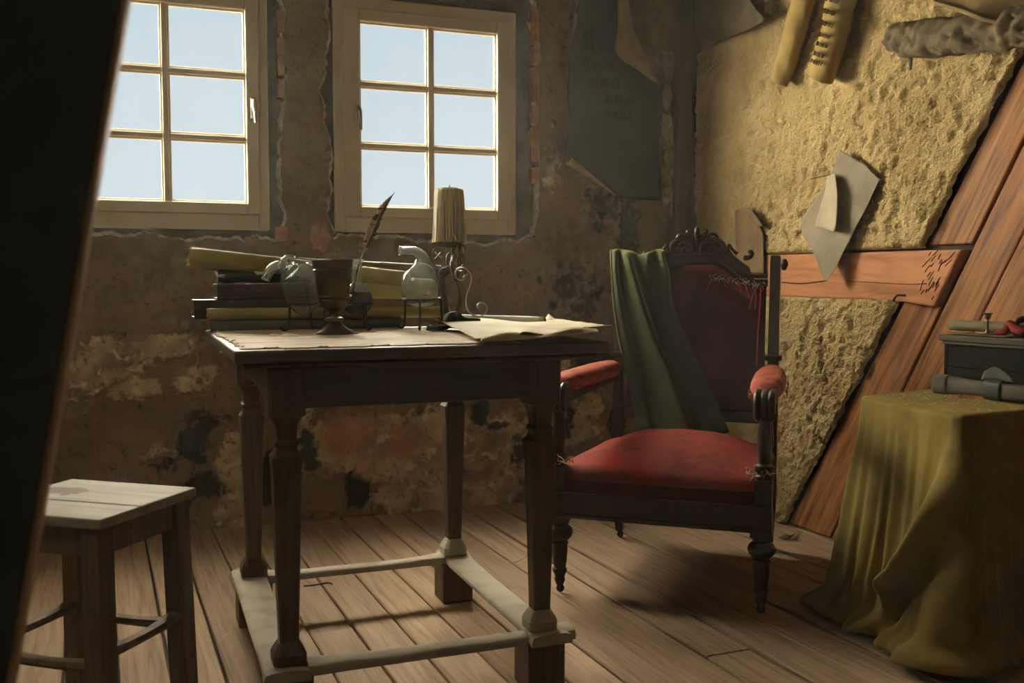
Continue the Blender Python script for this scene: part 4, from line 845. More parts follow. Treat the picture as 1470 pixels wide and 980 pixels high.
# arms
for s in (-1, 1):
    ar = MB(); ar.tube([(s*.278, .36, .612), (s*.288, .20, .606), (s*.298, 0, .600), (s*.302, -.20, .598), (s*.302, -.310, .600)], [.026, .026, .027, .028, .029], n=4, sub=4, up=(1, 0, 1)); arm = ar.build('arm', CWOOD, ch, smooth=False, bevel=.005)
    for k in (-1, 0, 1):
        fm = MB(); fx = s*.302+k*.019
        fm.tube([(fx, -.285, .634), (fx, -.325, .634), (fx, -.350, .622), (fx, -.358, .598), (fx, -.350, .572), (fx, -.332, .562)], [.009, .0105, .0108, .0108, .0105, .009], n=10, sub=4); fm.build('arm_scroll', CWOOD, arm)
    fm = MB(); fm.box((s*.302-.028, -.350, .568), (s*.302+.028, -.285, .632)); fm.build('arm_block', CWOOD, arm, smooth=False, bevel=.008)
    # pad: rounded, swollen along the middle
    pm_ = MB(); N, K = 40, 30; yy = np.linspace(-.295, .315, N); Pp = np.zeros((N, K, 3))
    for i, y in enumerate(yy):
        t = (y+.295)/.61; w = .050*(1-abs(2*t-1)**7)**.5*(1.0 if t < .6 else 1-.35*(t-.6)/.4); cxp = s*(.302-.028*t); zc = .634
        th = np.linspace(0, 2*np.pi, K, endpoint=False); hh = .036*(1-abs(2*t-1)**6)**.5
        x = np.sign(np.cos(th))*np.abs(np.cos(th))**.7*w; z = np.where(np.sin(th) > 0, np.abs(np.sin(th))**.8*hh, -np.abs(np.sin(th))**.8*.024)
        Pp[i] = np.stack([cxp+x, np.full(K, y)+.003*(fbm(th*2, th*0+y*30, 7, 2)-.5), zc+z+.003*(fbm(th*3, th*0+y*25, 4, 3)-.5)], 1)
    Pp = np.concatenate([Pp, Pp[:, :1]], 1); pm_.grid(Pp); pm_.build('arm_pad', REDW, arm, sharp=0)
    fr = MB()
    for i in range(70):
        y = random.uniform(-.29, .28); t = (y+.295)/.61; sd = random.choice((-1, 1, -1)); x = s*(.302-.028*t)+sd*.051*(1-abs(2*t-1)**7)**.5; p = np.array([x, y, .622]); q = p+[sd*.004, random.uniform(-.01, .01), random.uniform(-.022, -.004)]
        fr.tube([p, (p+q)/2+[sd*.003, 0, .002], q], .0012, n=4, sub=2)
    fr.build('fringe', REDW, arm)['kind'] = 'stuff'
    ap = MB(); ap.lathe([(.021, .385), (.024, .392), (.024, .398), (.0175, .404), (.0255, .412), (.027, .420), (.0255, .428), (.017, .434), (.0185, .45), (.021, .48), (.0195, .52), (.016, .548), (.021, .556), (.021, .566), (.019, .580)], c=(s*.302, -.318, 0), n=24); ap.box((s*.302-.024, -.345, .30), (s*.302+.024, -.29, .388)); ap.build('arm_post', CWOOD, ch, sharp=40)
    threads('straw_stuffing', (s*.298, -.318, .398), .030, 45, STRAW, ch, rad=.0011, lz=.014)
    sp = MB(); sp.tube([(s*.285, -.29, .31), (s*.283, -.1, .31), (s*.28, .1, .31)], .004, n=5); 
# red scrap of fabric beside the right arm post
p = cl(1105, 665, -.27); m = MB(); m.grid(patch(np.array([[p+[-.012, 0, .012], p+[.012, 0, .016]], [p+[-.014, -.006, 0], p+[.012, -.006, .002]], [p+[-.012, -.004, -.018], p+[.006, -.004, -.016]]]), 8, 6)); m.build('torn_flap', REDW, ch, solid=.002)
m = MB(); m.tube([cl(x, y, -.20) for x, y in ((1108, 600), (1110, 640), (1101, 640))], .0012, n=5, sub=4); m.build('hanging_thread', PINK, ch)

# ---- green velvet thrown over the chair back
GREEN = mk('dark_green_velvet', (0.045, 0.05, 0.02), (0.025, 0.03, 0.013), scale=5, rough=0.8, bump=0.2, bscale=150, sheen=0.5, sheen_tint=(.55, .55, .2), spec=0.1, bdist=.0008)
# columns of (top, ..., bottom) pixels, each with a depth offset towards the front: alternating folds
colsP = [
 [(878, 361, 0.000), (878, 378, 0.000), (879, 398, 0.000), (882, 440, 0.000), (888, 480, 0.000), (896, 520, 0.000), (906, 570, 0.000), (914, 614, 0.000)],
 [(884, 360, 0.010), (884, 378, 0.014), (886, 405, 0.014), (893, 450, 0.012), (903, 495, 0.010), (915, 545, 0.008), (925, 585, 0.008), (931, 615, 0.012)],
 [(890, 361, -0.004), (890, 378, -0.010), (893, 405, -0.010), (903, 450, -0.006), (915, 495, -0.004), (928, 545, -0.004), (937, 585, 0.000), (944, 617, 0.000)],
 [(898, 362, 0.020), (902, 370, 0.034), (910, 400, 0.040), (922, 440, 0.040), (937, 485, 0.038), (955, 530, 0.036), (970, 575, 0.034), (984, 616, 0.028)],
 [(906, 364, 0.004), (910, 376, 0.002), (917, 400, 0.004), (930, 440, 0.006), (946, 485, 0.010), (965, 530, 0.012), (982, 575, 0.014), (998, 617, 0.012)],
 [(915, 368, -0.004), (918, 380, -0.008), (925, 400, -0.006), (938, 440, -0.002), (954, 485, 0.002), (974, 530, 0.004), (992, 575, 0.006), (1008, 618, 0.006)],
 [(930, 364, 0.022), (930, 384, 0.024), (935, 402, 0.014), (947, 440, 0.006), (962, 485, 0.004), (984, 530, 0.006), (1003, 575, 0.010), (1020, 620, 0.014)],
 [(942, 361, 0.000), (942, 384, 0.004), (945, 404, 0.006), (954, 440, 0.006), (970, 485, 0.006), (992, 530, 0.006), (1012, 575, 0.008), (1030, 621, 0.008)],
 [(950, 362, 0.018), (953, 378, 0.026), (957, 394, 0.030), (961, 440, 0.014), (978, 485, 0.008), (1001, 530, 0.006), (1022, 575, 0.008), (1040, 622, 0.008)],
 [(955, 366, 0.000), (957, 380, 0.000), (961, 393, 0.000), (966, 436, 0.000), (985, 485, 0.000), (1008, 530, 0.000), (1030, 580, 0.000), (1047, 620, 0.000)]]
ybase = lambda z: .352+(.412-.352)*min(1, max(0, (z-.42)/.56))-.062
C = []
for col in colsP:
    r = []
    for k, (x, y, d) in enumerate(col):
        yb_ = .375 if k == 0 else .335
        p = cl(x, y, yb_); 
        if k > 0: yb_ = ybase(p[2])
        if k >= 6: yb_ -= .02*(k-5)
        if k == 7: yb_ = .22
        r.append(cl(x, y, yb_-1.5*d-.004))
    t = r[0]; r = [np.array([t[0], .455, t[2]-.16]), np.array([t[0], .450, t[2]-.02]), np.array([t[0], .425, t[2]+.006])] + r
    C.append(r)
C = np.array(C); P = patch(C, 150, 130)
P[..., 1] -= .003*(fbm(P[..., 0]*22, P[..., 2]*9, 5, 3)-.5)
m = MB(); m.grid(P - np.array([-.1, .33, .5])); 
gv = m.build('velvet_drape', GREEN, solid=.0025, off=0, sharp=0)
gl_ = np.array([CC[0], CC[1], 0])+ex*(-.1)+ey*.33+np.array([0, 0, .5]); gv.location = gl_; gv.rotation_euler = (0, 0, CA)
tag(gv, 'dark green velvet cloth draped over the left half of the armchair back', 'cloth')
# corded hem along the left edge
hm = MB(); E_ = P[0]-np.array([-.1, .33, .5]); hm.tube(E_[28:100]+[-.002, -.003, 0], .0028, n=6); hm.build('hem_cord', mk('olive_cord', (0.30, 0.29, 0.13), (0.20, 0.19, 0.08), scale=90, rough=0.9), gv)
# ================================================================ DRAPED SIDE TABLE
OCH = mk('ochre_velvet', (0.25, 0.185, 0.042), (0.15, 0.108, 0.026), (0.20, 0.148, 0.034), scale=7, detail=8, rough=0.85, bump=0.35, bscale=110, sheen=0.14, sheen_tint=(.75, .62, .25), spec=0.15, bdist=.001)
ST = .62
A_ = onz(1240, 571, ST); B_ = onz(1375, 597, ST); D_ = onz(1480, 585, ST); D_ = np.array([2.325, B_[1]+.05, ST]); E2 = np.array([2.21, 2.31, ST])
# outline of the table top: wall corner back, back-left, front-left, front-right
path = [np.array([2.325, 2.335, ST]), E2, A_+[.03, .035, 0], A_, A_+(B_-A_)*.25, A_+(B_-A_)*.5, A_+(B_-A_)*.75, B_-(B_-A_)*.03, B_+[.006, -.006, 0], B_+(D_-B_)*.04, B_+(D_-B_)*.2, B_+(D_-B_)*.45, B_+(D_-B_)*.75, D_]
path = np.array(path); NS = 260
seg = np.r_[0, np.cumsum(np.linalg.norm(np.diff(path, axis=0), axis=1))]
s_ = np.linspace(0, seg[-1], NS); pp = np.stack([np.interp(s_, seg, path[:, k]) for k in range(3)], 1)
sA, sB = seg[3], seg[8]
tang = np.gradient(pp, axis=0); tang /= np.linalg.norm(tang, axis=1)[:, None]; nrm = np.stack([tang[:, 1], -tang[:, 0], 0*tang[:, 0]], 1)
nrm *= np.sign(((pp-pp.mean(0))*nrm).sum(1).mean())
ker = np.hanning(25); ker /= ker.sum()
nrm = np.stack([np.convolve(np.pad(nrm[:, k], 12, 'edge'), ker, 'valid') for k in range(3)], 1); nrm /= np.linalg.norm(nrm, axis=1)[:, None]
NV = 110; P = np.zeros((NV, NS, 3)); ctr = np.array([2.12, 2.12, ST])
def ridge(s, c, w): return np.exp(-((s-c)/w)**2)
for i, v in enumerate(np.linspace(0, 1, NV)):
    z = ST*(1-v)
    along = .006 + .075*v**1.3*(s_ < sB+.05) + .055*v**1.2*(s_ >= sB+.05)
    fold = .0055*v**.6*np.sin(2*np.pi*(s_/.052)+1.5*np.sin(s_*21)+.6*v) * sstep(.0, .25, v) + .0025*v*np.sin(2*np.pi*s_/.031+2) + .030*v**.8*(fbm(s_*9, s_*0+.5*v, 77, 3)-.5)*2
    # the big swag that falls from the front corner diagonally across the left side
    cdg = sB-.005 - (.215*v**1.25)*sstep(0, .9, v)
    fold = fold + .066*ridge(s_, cdg, .020+.012*v)*sstep(.02, .35, v)*(1-.55*sstep(.70, .85, v)) - .034*ridge(s_, cdg+.05, .024)*sstep(.1, .4, v) + .026*ridge(s_, sB+.03-.05*v, .022)*sstep(.02, .3, v) - .014*ridge(s_, sB-.005-.05*v, .016)*sstep(.2, .5, v)
    fold = fold + .030*ridge(s_, cdg-.012, .028)*sstep(.62, .70, v)*(1-sstep(.72, .78, v))
    fold = fold + .020*ridge(s_, sA+.01-.02*v, .014)*sstep(.05, .4, v)
    pud = sstep(.86, 1.0, v); fold = fold + pud*(.03+.035*fbm(s_*14, s_*0+v*3, 6, 3))
    q = pp + nrm*(along+fold)[:, None]
    q[:, 2] = z + pud*(.012+.020*fbm(s_*22, s_*0+v*14, 9, 3))*(1-v*.0) - .000
    sag = .006*np.sin(v*20+s_*30)*sstep(.5, .8, v); q[:, 2] += sag*(1-pud)
    P[i] = q
P[..., 2] = np.maximum(P[..., 2], .004)
P[..., 0] = np.minimum(P[..., 0], 2.335)
rows = []
for t in np.linspace(0.0, 1, 34)[:-1]:
    q = ctr+(pp-ctr)*t; q[:, 2] = ST+.004*(fbm(q[:, 0]*9, q[:, 1]*9, 4, 3)-.5)*(t < .95)+.001; rows.append(q)
edge_ = pp + nrm*.004; edge_[:, 2] = ST-.002
Pc = np.concatenate([np.array(rows), edge_[None], P[1:]], 0)
m = MB(); m.grid(Pc-np.array([2.1, 2.1, 0])); cloth = m.build('velvet_tablecloth', OCH, sharp=0, solid=.002, off=-1, loc=(2.1, 2.1, 0), fixn=True)
tag(cloth, 'ochre velvet cloth draped to the floor over a small side table at the right', 'tablecloth')
# dust and crumbs on top of it
DUST = mk('pale_dust', (0.62, 0.55, 0.34), (0.5, 0.43, 0.24), scale=40)
m = MB()
for i in range(170):
    f = random.random()**.7; k = random.randrange(NS); q = ctr+(pp[k]-ctr)*f
    if q[0] > 2.16 and q[1] > 1.98: continue
    r = random.uniform(.0008, .0035); m.add([q+[r*math.cos(a)*random.uniform(.6, 1.4), r*math.sin(a), .0022+random.uniform(.0003, .0012)] for a in np.linspace(0, 6.28, 6)[:-1]]+[q+[0, 0, .004]], [(j, (j+1) % 5, 5) for j in range(5)])
o = m.build('dust', DUST, smooth=False); o['kind'] = 'stuff'; o['label'] = 'pale crumbs and dust scattered on the ochre cloth'; o['category'] = 'dust'; 

# ---- chest against the wall, with a strapped roll along its foot
CHW = wood('grey_black_box_wood', (0.016, 0.017, 0.0145), (0.009, 0.010, 0.009), axis=0, scale=3, rough=0.9, bump=0.25, vary=0, spec=0.05)
LIDW = wood('grey_lid_wood', (0.10, 0.085, 0.055), (0.05, 0.043, 0.03), axis=0, scale=3, rough=0.7, bump=0.3, vary=0)
bang = math.atan2(-.36, .035)    # long axis of the chest in plan
box = thing('wooden_chest', 'small blue-black wooden chest with an overhanging grey lid on the ochre cloth', 'chest', (2.205, 2.235, ST+.003), bang)
# local +x runs towards the camera along the wall, local +y is towards the wall
Lb, Db, Hb = .46, .118, .150
m = MB(); m.box((0.012, .008, 0), (Lb-.012, .020, .075)); m.build('side_board', CHW, box, smooth=False, bevel=.002)
m = MB(); m.box((0.012, .009, .0762), (Lb-.012, .020, Hb)); m.build('side_board', CHW, box, smooth=False, bevel=.002)
m = MB(); m.box((0.012, Db-.02, 0), (Lb-.012, Db-.008, Hb)); m.build('side_board', CHW, box, smooth=False, bevel=.002)
for x in (.0, Lb-.012): m = MB(); m.box((x, .008, 0), (x+.012, Db-.008, Hb)); m.build('end_board', CHW, box, smooth=False, bevel=.002)
m = MB(); m.box((-.012, -.004, Hb), (Lb+.012, Db+.002, Hb+.018)); m.box((-.004, .002, Hb-.010), (Lb+.004, Db-.004, Hb)); m.build('lid', LIDW, box, smooth=False, bevel=.004)
LEA = mk('grey_leather_roll', (0.10, 0.088, 0.055), (0.055, 0.05, 0.034), scale=10, rough=0.7, bump=0.5, bscale=35)
def bw(x, y, z): ca, sa = math.cos(bang), math.sin(bang); return np.array([2.205+x*ca-y*sa, 2.235+x*sa+y*ca, ST+.003+z])
# wrapped leather bundle
rl = thing('leather_bundle', 'flat grey leather bundle tied with a dark strap lying before the chest', 'bundle', tuple(bw(.235, -.03, 0)), bang)
m = MB(); N, K = 40, 26; th = np.linspace(0, 2*np.pi, K, endpoint=False); Pb = np.zeros((N, K, 3))
for i, x in enumerate(np.linspace(-.225, .24, N)):
    e = min(1, (x+.225)/.02+.35); hz = (.0215+.007*math.exp(-((x+.2)/.05)**2)+.004*(fbm(x*20, 2, 3, 3)-.5))*e
    Pb[i] = np.stack([np.full(K, x)+.004*(fbm(th*2, th*0, 5, 2)-.5), .024*np.sign(np.cos(th))*np.abs(np.cos(th))**.6*e, .026+hz*np.sign(np.sin(th))*np.abs(np.sin(th))**.6*1.0+.003*(fbm(th*2, th*0+x*30, 8, 3)-.5)], 1)
Pb[..., 2] = np.maximum(Pb[..., 2], .0005); m.grid(np.concatenate([Pb, Pb[:, :1]], 1)); m.add(Pb[0], [tuple(range(K))]); m.build('wrap', LEA, rl, sharp=50)
for xa, xb in ((-.055, .0), (-.222, -.175)):
    m = MB(); q = np.zeros((8, K, 3))
    for i, x in enumerate(np.linspace(xa, xb, 8)): q[i] = np.stack([np.full(K, x), .0265*np.sign(np.cos(th))*np.abs(np.cos(th))**.6, .0265+.0275*np.sign(np.sin(th))*np.abs(np.sin(th))**.6], 1)
    q[..., 2] = np.maximum(q[..., 2], .0005); m.grid(np.concatenate([q, q[:, :1]], 1)); m.build('strap', BLACKG if xa > -.1 else LEA, rl, solid=.001, sharp=60)
m = MB(); m.grid(patch(np.array([[(-.075, -.006, .050), (-.066, -.004, .075), (-.05, -.002, .082)], [(-.03, -.006, .054), (-.03, -.003, .085), (-.035, 0, .090)], [(.03, -.008, .052), (.015, -.005, .066), (.0, -.002, .074)]]), 12, 10)); m.build('strap_tongue', BLACKG, rl, solid=.002)
# things on the lid
LZ = Hb+.0195
PAP = mk('grey_brown_paper', (0.26, 0.22, 0.14), (0.17, 0.14, 0.09), scale=8, rough=0.8)
m = MB(); m.grid(ragged(patch(np.array([[bw(-.022, .012, LZ+.004), bw(-.026, .06, LZ+.002), bw(-.02, .105, LZ+.002)], [bw(.06, .006, LZ+.002), bw(.06, .06, LZ+.001), bw(.06, .108, LZ+.001)], [bw(.20, .004, LZ+.001), bw(.2, .05, LZ+.002), bw(.2, .1, LZ+.002)]]), 40, 24), .005, 5)); tag(m.build('loose_papers', PAP, solid=.0012, off=1), 'thin loose sheet of grey paper on the chest lid under the roll', 'paper')
scroll('scroll', 'greenish grey parchment roll lying along the lid of the small chest', bw(-.030, .072, LZ+.0245), bw(.30, .085, LZ+.0245), .0165, mk('grey_green_parchment', (0.19, 0.165, 0.095), (0.13, 0.115, 0.068), scale=8, rough=0.7), start=1.0)
cs = thing('brass_candlestick', 'tiny dull metal candlestick standing on the chest lid', 'candlestick', tuple(bw(.125, .030, LZ+.002)), 0)
PEW = mk('dull_pewter', (0.22, 0.18, 0.12), (0.13, 0.105, 0.07), scale=20, rough=0.4, metal=0.9)
m = MB(); m.lathe([(.022, 0), (.0225, .002), (.016, .004), (.007, .007), (.0045, .013)], n=24); m.build('foot', PEW, cs)
m = MB(); m.lathe([(.0045, .012), (.0035, .02), (.0034, .034), (.005, .037), (.0036, .040), (.004, .046), (.008, .049)], n=16); m.build('stem', PEW, cs)
m = MB(); m.lathe([(.004, .048), (.0085, .051), (.009, .058), (.0135, .062), (.014, .0635), (.008, .0625), (.006, .055), (.001, .054)], n=20, cap=False); m.build('cup', PEW, cs)
RED2 = mk('dull_red_cloth', (0.32, 0.035, 0.03), (0.18, 0.02, 0.02), scale=12, rough=0.8, sheen=.3)
m = MB(); pts = [bw(.137, .052, LZ+.008), bw(.150, .046, LZ+.012), bw(.165, .05, LZ+.012), bw(.172, .052, LZ+.030), bw(.18, .054, LZ+.036), bw(.20, .05, LZ+.022), bw(.23, .05, LZ+.012)]; pts = np.array(pts); m.tube(pts-pts[0], [.006, .0085, .009, .009, .011, .012, .010], n=12, sub=4); V = m.v[0]; V += .005*(np.stack([fbm(V[:, 0]*80+k, V[:, 2]*80+V[:, 1]*60, k, 2) for k in range(3)], 1)-.5)
tag(m.build('red_cloth', RED2, loc=tuple(pts[0]), sharp=0), 'crumpled dull red cloth on the chest lid beside the tiny candlestick', 'cloth')
# rounded dark hat-like object behind
m = MB(); m.lathe([(.052, 0), (.053, .004), (.051, .02), (.045, .036), (.034, .049), (.018, .056), (.001, .058)], n=30); o = m.build('domed_case', mk('black_leather', (0.02, 0.02, 0.017), (0.035, 0.033, 0.027), scale=9, rough=0.5), loc=tuple(bw(.188, .100, LZ+.001))); o.scale = (.78, .35, 1)
tag(o, 'black domed leather object behind the red cloth at the right edge of the frame', 'case')

# ================================================================ STOOL
SN = onz(131, 750, .48); SR = onz(273, 702, .48); SBk = onz(114, 684, .48)
e1 = SR-SN; e2 = SBk-SR; a1 = math.atan2(e1[1], e1[0]); w1 = np.linalg.norm(e1); w2 = np.linalg.norm(e2); cS = (SN+SBk)/2
STW = wood('worn_stool_wood', (0.40, 0.36, 0.29), (0.24, 0.205, 0.155), (0.33, 0.29, 0.23), axis=1, scale=3, rough=0.65, bump=0.4, vary=.05)
STL = wood('stool_leg_wood', (0.20, 0.135, 0.075), (0.10, 0.066, 0.038), axis=2, scale=3, rough=0.7, bump=0.35, vary=.08)
stool = thing('stool', 'plain square wooden stool with a two-board seat, left foreground', 'stool', (cS[0], cS[1], 0), a1)
hx, hy = w1/2, w2/2; sx = hx*.22
for (xa, xb) in ((-hx, -sx-.0012), (-sx+.0012, hx)): m = MB(); m.box((xa, -hy, .458), (xb, hy, .48)); m.build('seat_board', STW, stool, smooth=False, bevel=.004)
STAIN = mk('rust_stain', (0.15, 0.055, 0.02), (0.27, 0.17, 0.10), scale=25, rough=0.8, lo=.4, hi=.75)
sc = onz(88, 704, .48); sl = np.array([(sc-cS)@[math.cos(a1), math.sin(a1), 0], (sc-cS)@[-math.sin(a1), math.cos(a1), 0]])
def stain(mat, c, rx, ry, col):
    n, L = mat.node_tree.nodes, mat.node_tree.links; p = n['Principled BSDF']; src = p.inputs['Base Color'].links[0].from_socket
    tc = n.new('ShaderNodeTexCoord'); mp = n.new('ShaderNodeMapping'); mp.vector_type = 'TEXTURE'; mp.inputs['Location'].default_value = (c[0], c[1], .48); mp.inputs['Scale'].default_value = (rx, ry, .2)
    ln = n.new('ShaderNodeVectorMath'); ln.operation = 'LENGTH'; nz = n.new('ShaderNodeTexNoise'); nz.inputs['Scale'].default_value = 40; ad = n.new('ShaderNodeMath'); ad.operation = 'MULTIPLY_ADD'; ad.inputs[1].default_value = .9
    L.new(tc.outputs['Object'], mp.inputs[0]); L.new(mp.outputs[0], ln.inputs[0]); L.new(tc.outputs['Object'], nz.inputs['Vector']); L.new(nz.outputs[0], ad.inputs[0]); L.new(ln.outputs['Value'], ad.inputs[2])
    r = n.new('ShaderNodeValToRGB'); r.color_ramp.elements[0].position = .9; r.color_ramp.elements[0].color = (.9, .9, .9, 1); r.color_ramp.elements[1].position = 1.35; r.color_ramp.elements[1].color = (0, 0, 0, 1); L.new(ad.outputs[0], r.inputs[0])
    mx = n.new('ShaderNodeMix'); mx.data_type = 'RGBA'; L.new(r.outputs[0], mx.inputs[0]); L.new(src, mx.inputs[6]); mx.inputs[7].default_value = (*col, 1); L.new(mx.outputs[2], p.inputs['Base Color'])
stain(STW, sl, .075, .115, (.13, .05, .02))
lh = .026
for sx_ in (-1, 1):
    for sy_ in (-1, 1):
        x, y = sx_*(hx-.034), sy_*(hy-.036); m = MB(); m.tube([(x+sx_*.010, y+sy_*.010, 0), (x, y, .458)], [lh*1.25, lh*1.25], n=4, up=(1, 1, 0) if True else None); m.build('leg', STL, stool, smooth=False, bevel=.004)
for s in (-1, 1):
    m = MB(); m.box((s*(hx-.034)-.010, -hy+.05, .395), (s*(hx-.034)+.010, hy-.05, .458)); m.build('apron', STL, stool, smooth=False, bevel=.002)
    m = MB(); m.box((-hx+.05, s*(hy-.036)-.010, .395), (hx-.05, s*(hy-.036)+.010, .458)); m.build('apron', STL, stool, smooth=False, bevel=.002)
    m = MB(); t = np.linspace(-1, 1, 15); m.tube([(s*(hx-.029), v*(hy-.05), .165+.006*v*v) for v in t], .011+.004*t*t, n=8, sy=1.4); m.build('stretcher', STL, stool)
    m = MB(); m.tube([(v*(hx-.045), s*(hy-.031), .188+.006*v*v) for v in t], .011+.004*t*t, n=8, sy=1.4); m.build('stretcher', STL, stool)

# ================================================================ DARK SLANTED TIMBER, left foreground
BLK = mk('dark_slanted_timber', (0.10, 0.11, 0.095), (0.07, 0.078, 0.068), scale=5, rough=0.7, bump=0.2, bscale=30)
EDG = wood('lit_timber_edge', (0.52, 0.36, 0.21), (0.36, 0.24, 0.13), axis=2, scale=4, rough=0.6, vary=0)  # pale tone paints the window light along the post's bevel
YB = 1.05; p = onY(186, 0, YB); q = onY(24, 960, YB); d = (q-p); d /= -d[2]
zt, zb = 2.495, 0.002; pt = p+d*(p[2]-zt); pb = p+d*(p[2]-zb)
bt = thing('slanted_post', 'broad dark slanted timber post filling the left foreground', 'post', tuple(pb), 0)
def L_(a): return np.asarray(a)-pb
m = MB(); wbm = .55; V = []
for c in (pb, pt):
    for (dx, dy) in ((-.006, -.03), (-.006, .05), (-wbm, .05), (-wbm, -.03)): V.append(L_(c)+[dx, dy, 0])
m.add(V, [(0, 1, 2, 3), (7, 6, 5, 4), (0, 4, 5, 1), (1, 5, 6, 2), (2, 6, 7, 3), (3, 7, 4, 0)]); m.build('timber', BLK, bt, smooth=False, bevel=.004)
m = MB(); V = []
for c in (pb, pt):
    for (dx, dy) in ((0, -.022), (0, .05), (-.0055, .05), (-.0055, -.030)): V.append(L_(c)+[dx, dy, 0])
m.add(V, [(0, 1, 2, 3), (7, 6, 5, 4), (0, 4, 5, 1), (1, 5, 6, 2), (2, 6, 7, 3), (3, 7, 4, 0)]); m.build('lit_edge_strip', EDG, bt, smooth=False, bevel=.002)

# ================================================================ PAPERS ON THE WALLS
GREYP = mk('grey_parchment', (0.34, 0.285, 0.19), (0.22, 0.18, 0.115), (0.29, 0.24, 0.16), scale=6, detail=8, rough=0.75, bump=0.25, bscale=30)
LTP = mk('light_torn_paper', (0.48, 0.40, 0.27), (0.38, 0.31, 0.2), scale=8, rough=0.8, bump=0.3, bscale=40)
def onR(x, y, o): return onX(x, y, WX-.015-o)
C = np.array([[onR(1205, 214, .030), onR(1236, 232, .016), onR(1264, 256, .014)], [onR(1192, 250, .030), onR(1220, 268, .026), onR(1248, 292, .022)], [onR(1168, 290, .040), onR(1198, 310, .042), onR(1232, 322, .030)], [onR(1149, 324, .050), onR(1186, 345, .050), onR(1217, 350, .038)], [onR(1168, 364, .055), onR(1188, 375, .055), onR(1202, 380, .050)], [onR(1183, 402, .060), onR(1186, 404, .060), onR(1189, 400, .058)]])
P = ragged(patch(C, 70, 40), .004, 7, 30); e = np.linspace(0, 1, 40); P[0] += np.outer(.020*(fbm(e*7, e*0, 9, 3)-.45), np.array([0, -.3, -1]))
m = MB(); m.grid(P-P.mean((0, 1))); gp = m.build('hanging_parchment', GREYP, solid=.0015, loc=tuple(P.mean((0, 1))), off=0)
tag(gp, 'grey pointed parchment sheet hanging off the loam wall, a narrow paper strip on it', 'parchment')
C = np.array([[onR(1188, 250, .048), onR(1199, 249, .052)], [onR(1184, 275, .052), onR(1202, 276, .066)], [onR(1177, 298, .060), onR(1202, 298, .066)], [onR(1171, 322, .064), onR(1200, 322, .078)], [onR(1178, 328, .062), onR(1197, 332, .082)]])
P2 = ragged(patch(C, 50, 16), .002, 17); m = MB(); m.grid(P2-P2.mean((0, 1))); o = m.build('paper_strip', LTP, solid=.0012, loc=tuple(P2.mean((0, 1))), off=0); tag(o, 'narrow cream torn paper strip pinned onto the grey hanging parchment', 'paper')
m = MB(); w = np.array([onR(1164, 257, .10), onR(1190, 251, .055), onR(1196, 250, .045)]); m.tube(w-w[1], [.0012, .0012, .0012], n=6); tag(m.build('pin', CRK, loc=tuple(w[1])), 'thin dark pin holding the cream paper strip', 'pin')
BRP = mk('brown_paper', (0.27, 0.18, 0.09), (0.15, 0.10, 0.05), scale=7, rough=0.8, bump=0.3, bscale=30)
C = np.array([[onR(1056, 302, .014), onR(1066, 300, .020), onR(1076, 299, .026)], [onR(1056, 325, .014), onR(1072, 326, .014), onR(1093, 330, .016)], [onR(1057, 350, .014), onR(1074, 351, .013), onR(1096, 352, .018)], [onR(1060, 392, .014), onR(1075, 392, .012), onR(1096, 392, .018)]])
P = ragged(patch(C, 40, 24), .003, 5); m = MB(); m.grid(P-P.mean((0, 1))); o = m.build('curled_paper', BRP, solid=.0012, loc=tuple(P.mean((0, 1))), off=0); tag(o, 'small brown paper with a curled corner on the wall behind the chair crest', 'paper')
C = np.array([[onR(1070, 300, .022), onR(1076, 299, .034), onR(1080, 303, .040)], [onR(1078, 313, .022), onR(1086, 312, .042), onR(1090, 316, .046)], [onR(1088, 327, .018), onR(1095, 324, .040), onR(1097, 328, .042)]]); C -= P.mean((0, 1)); m = MB(); m.grid(patch(C, 12, 14)); m.build('curled_corner', BRP, o, solid=.001)
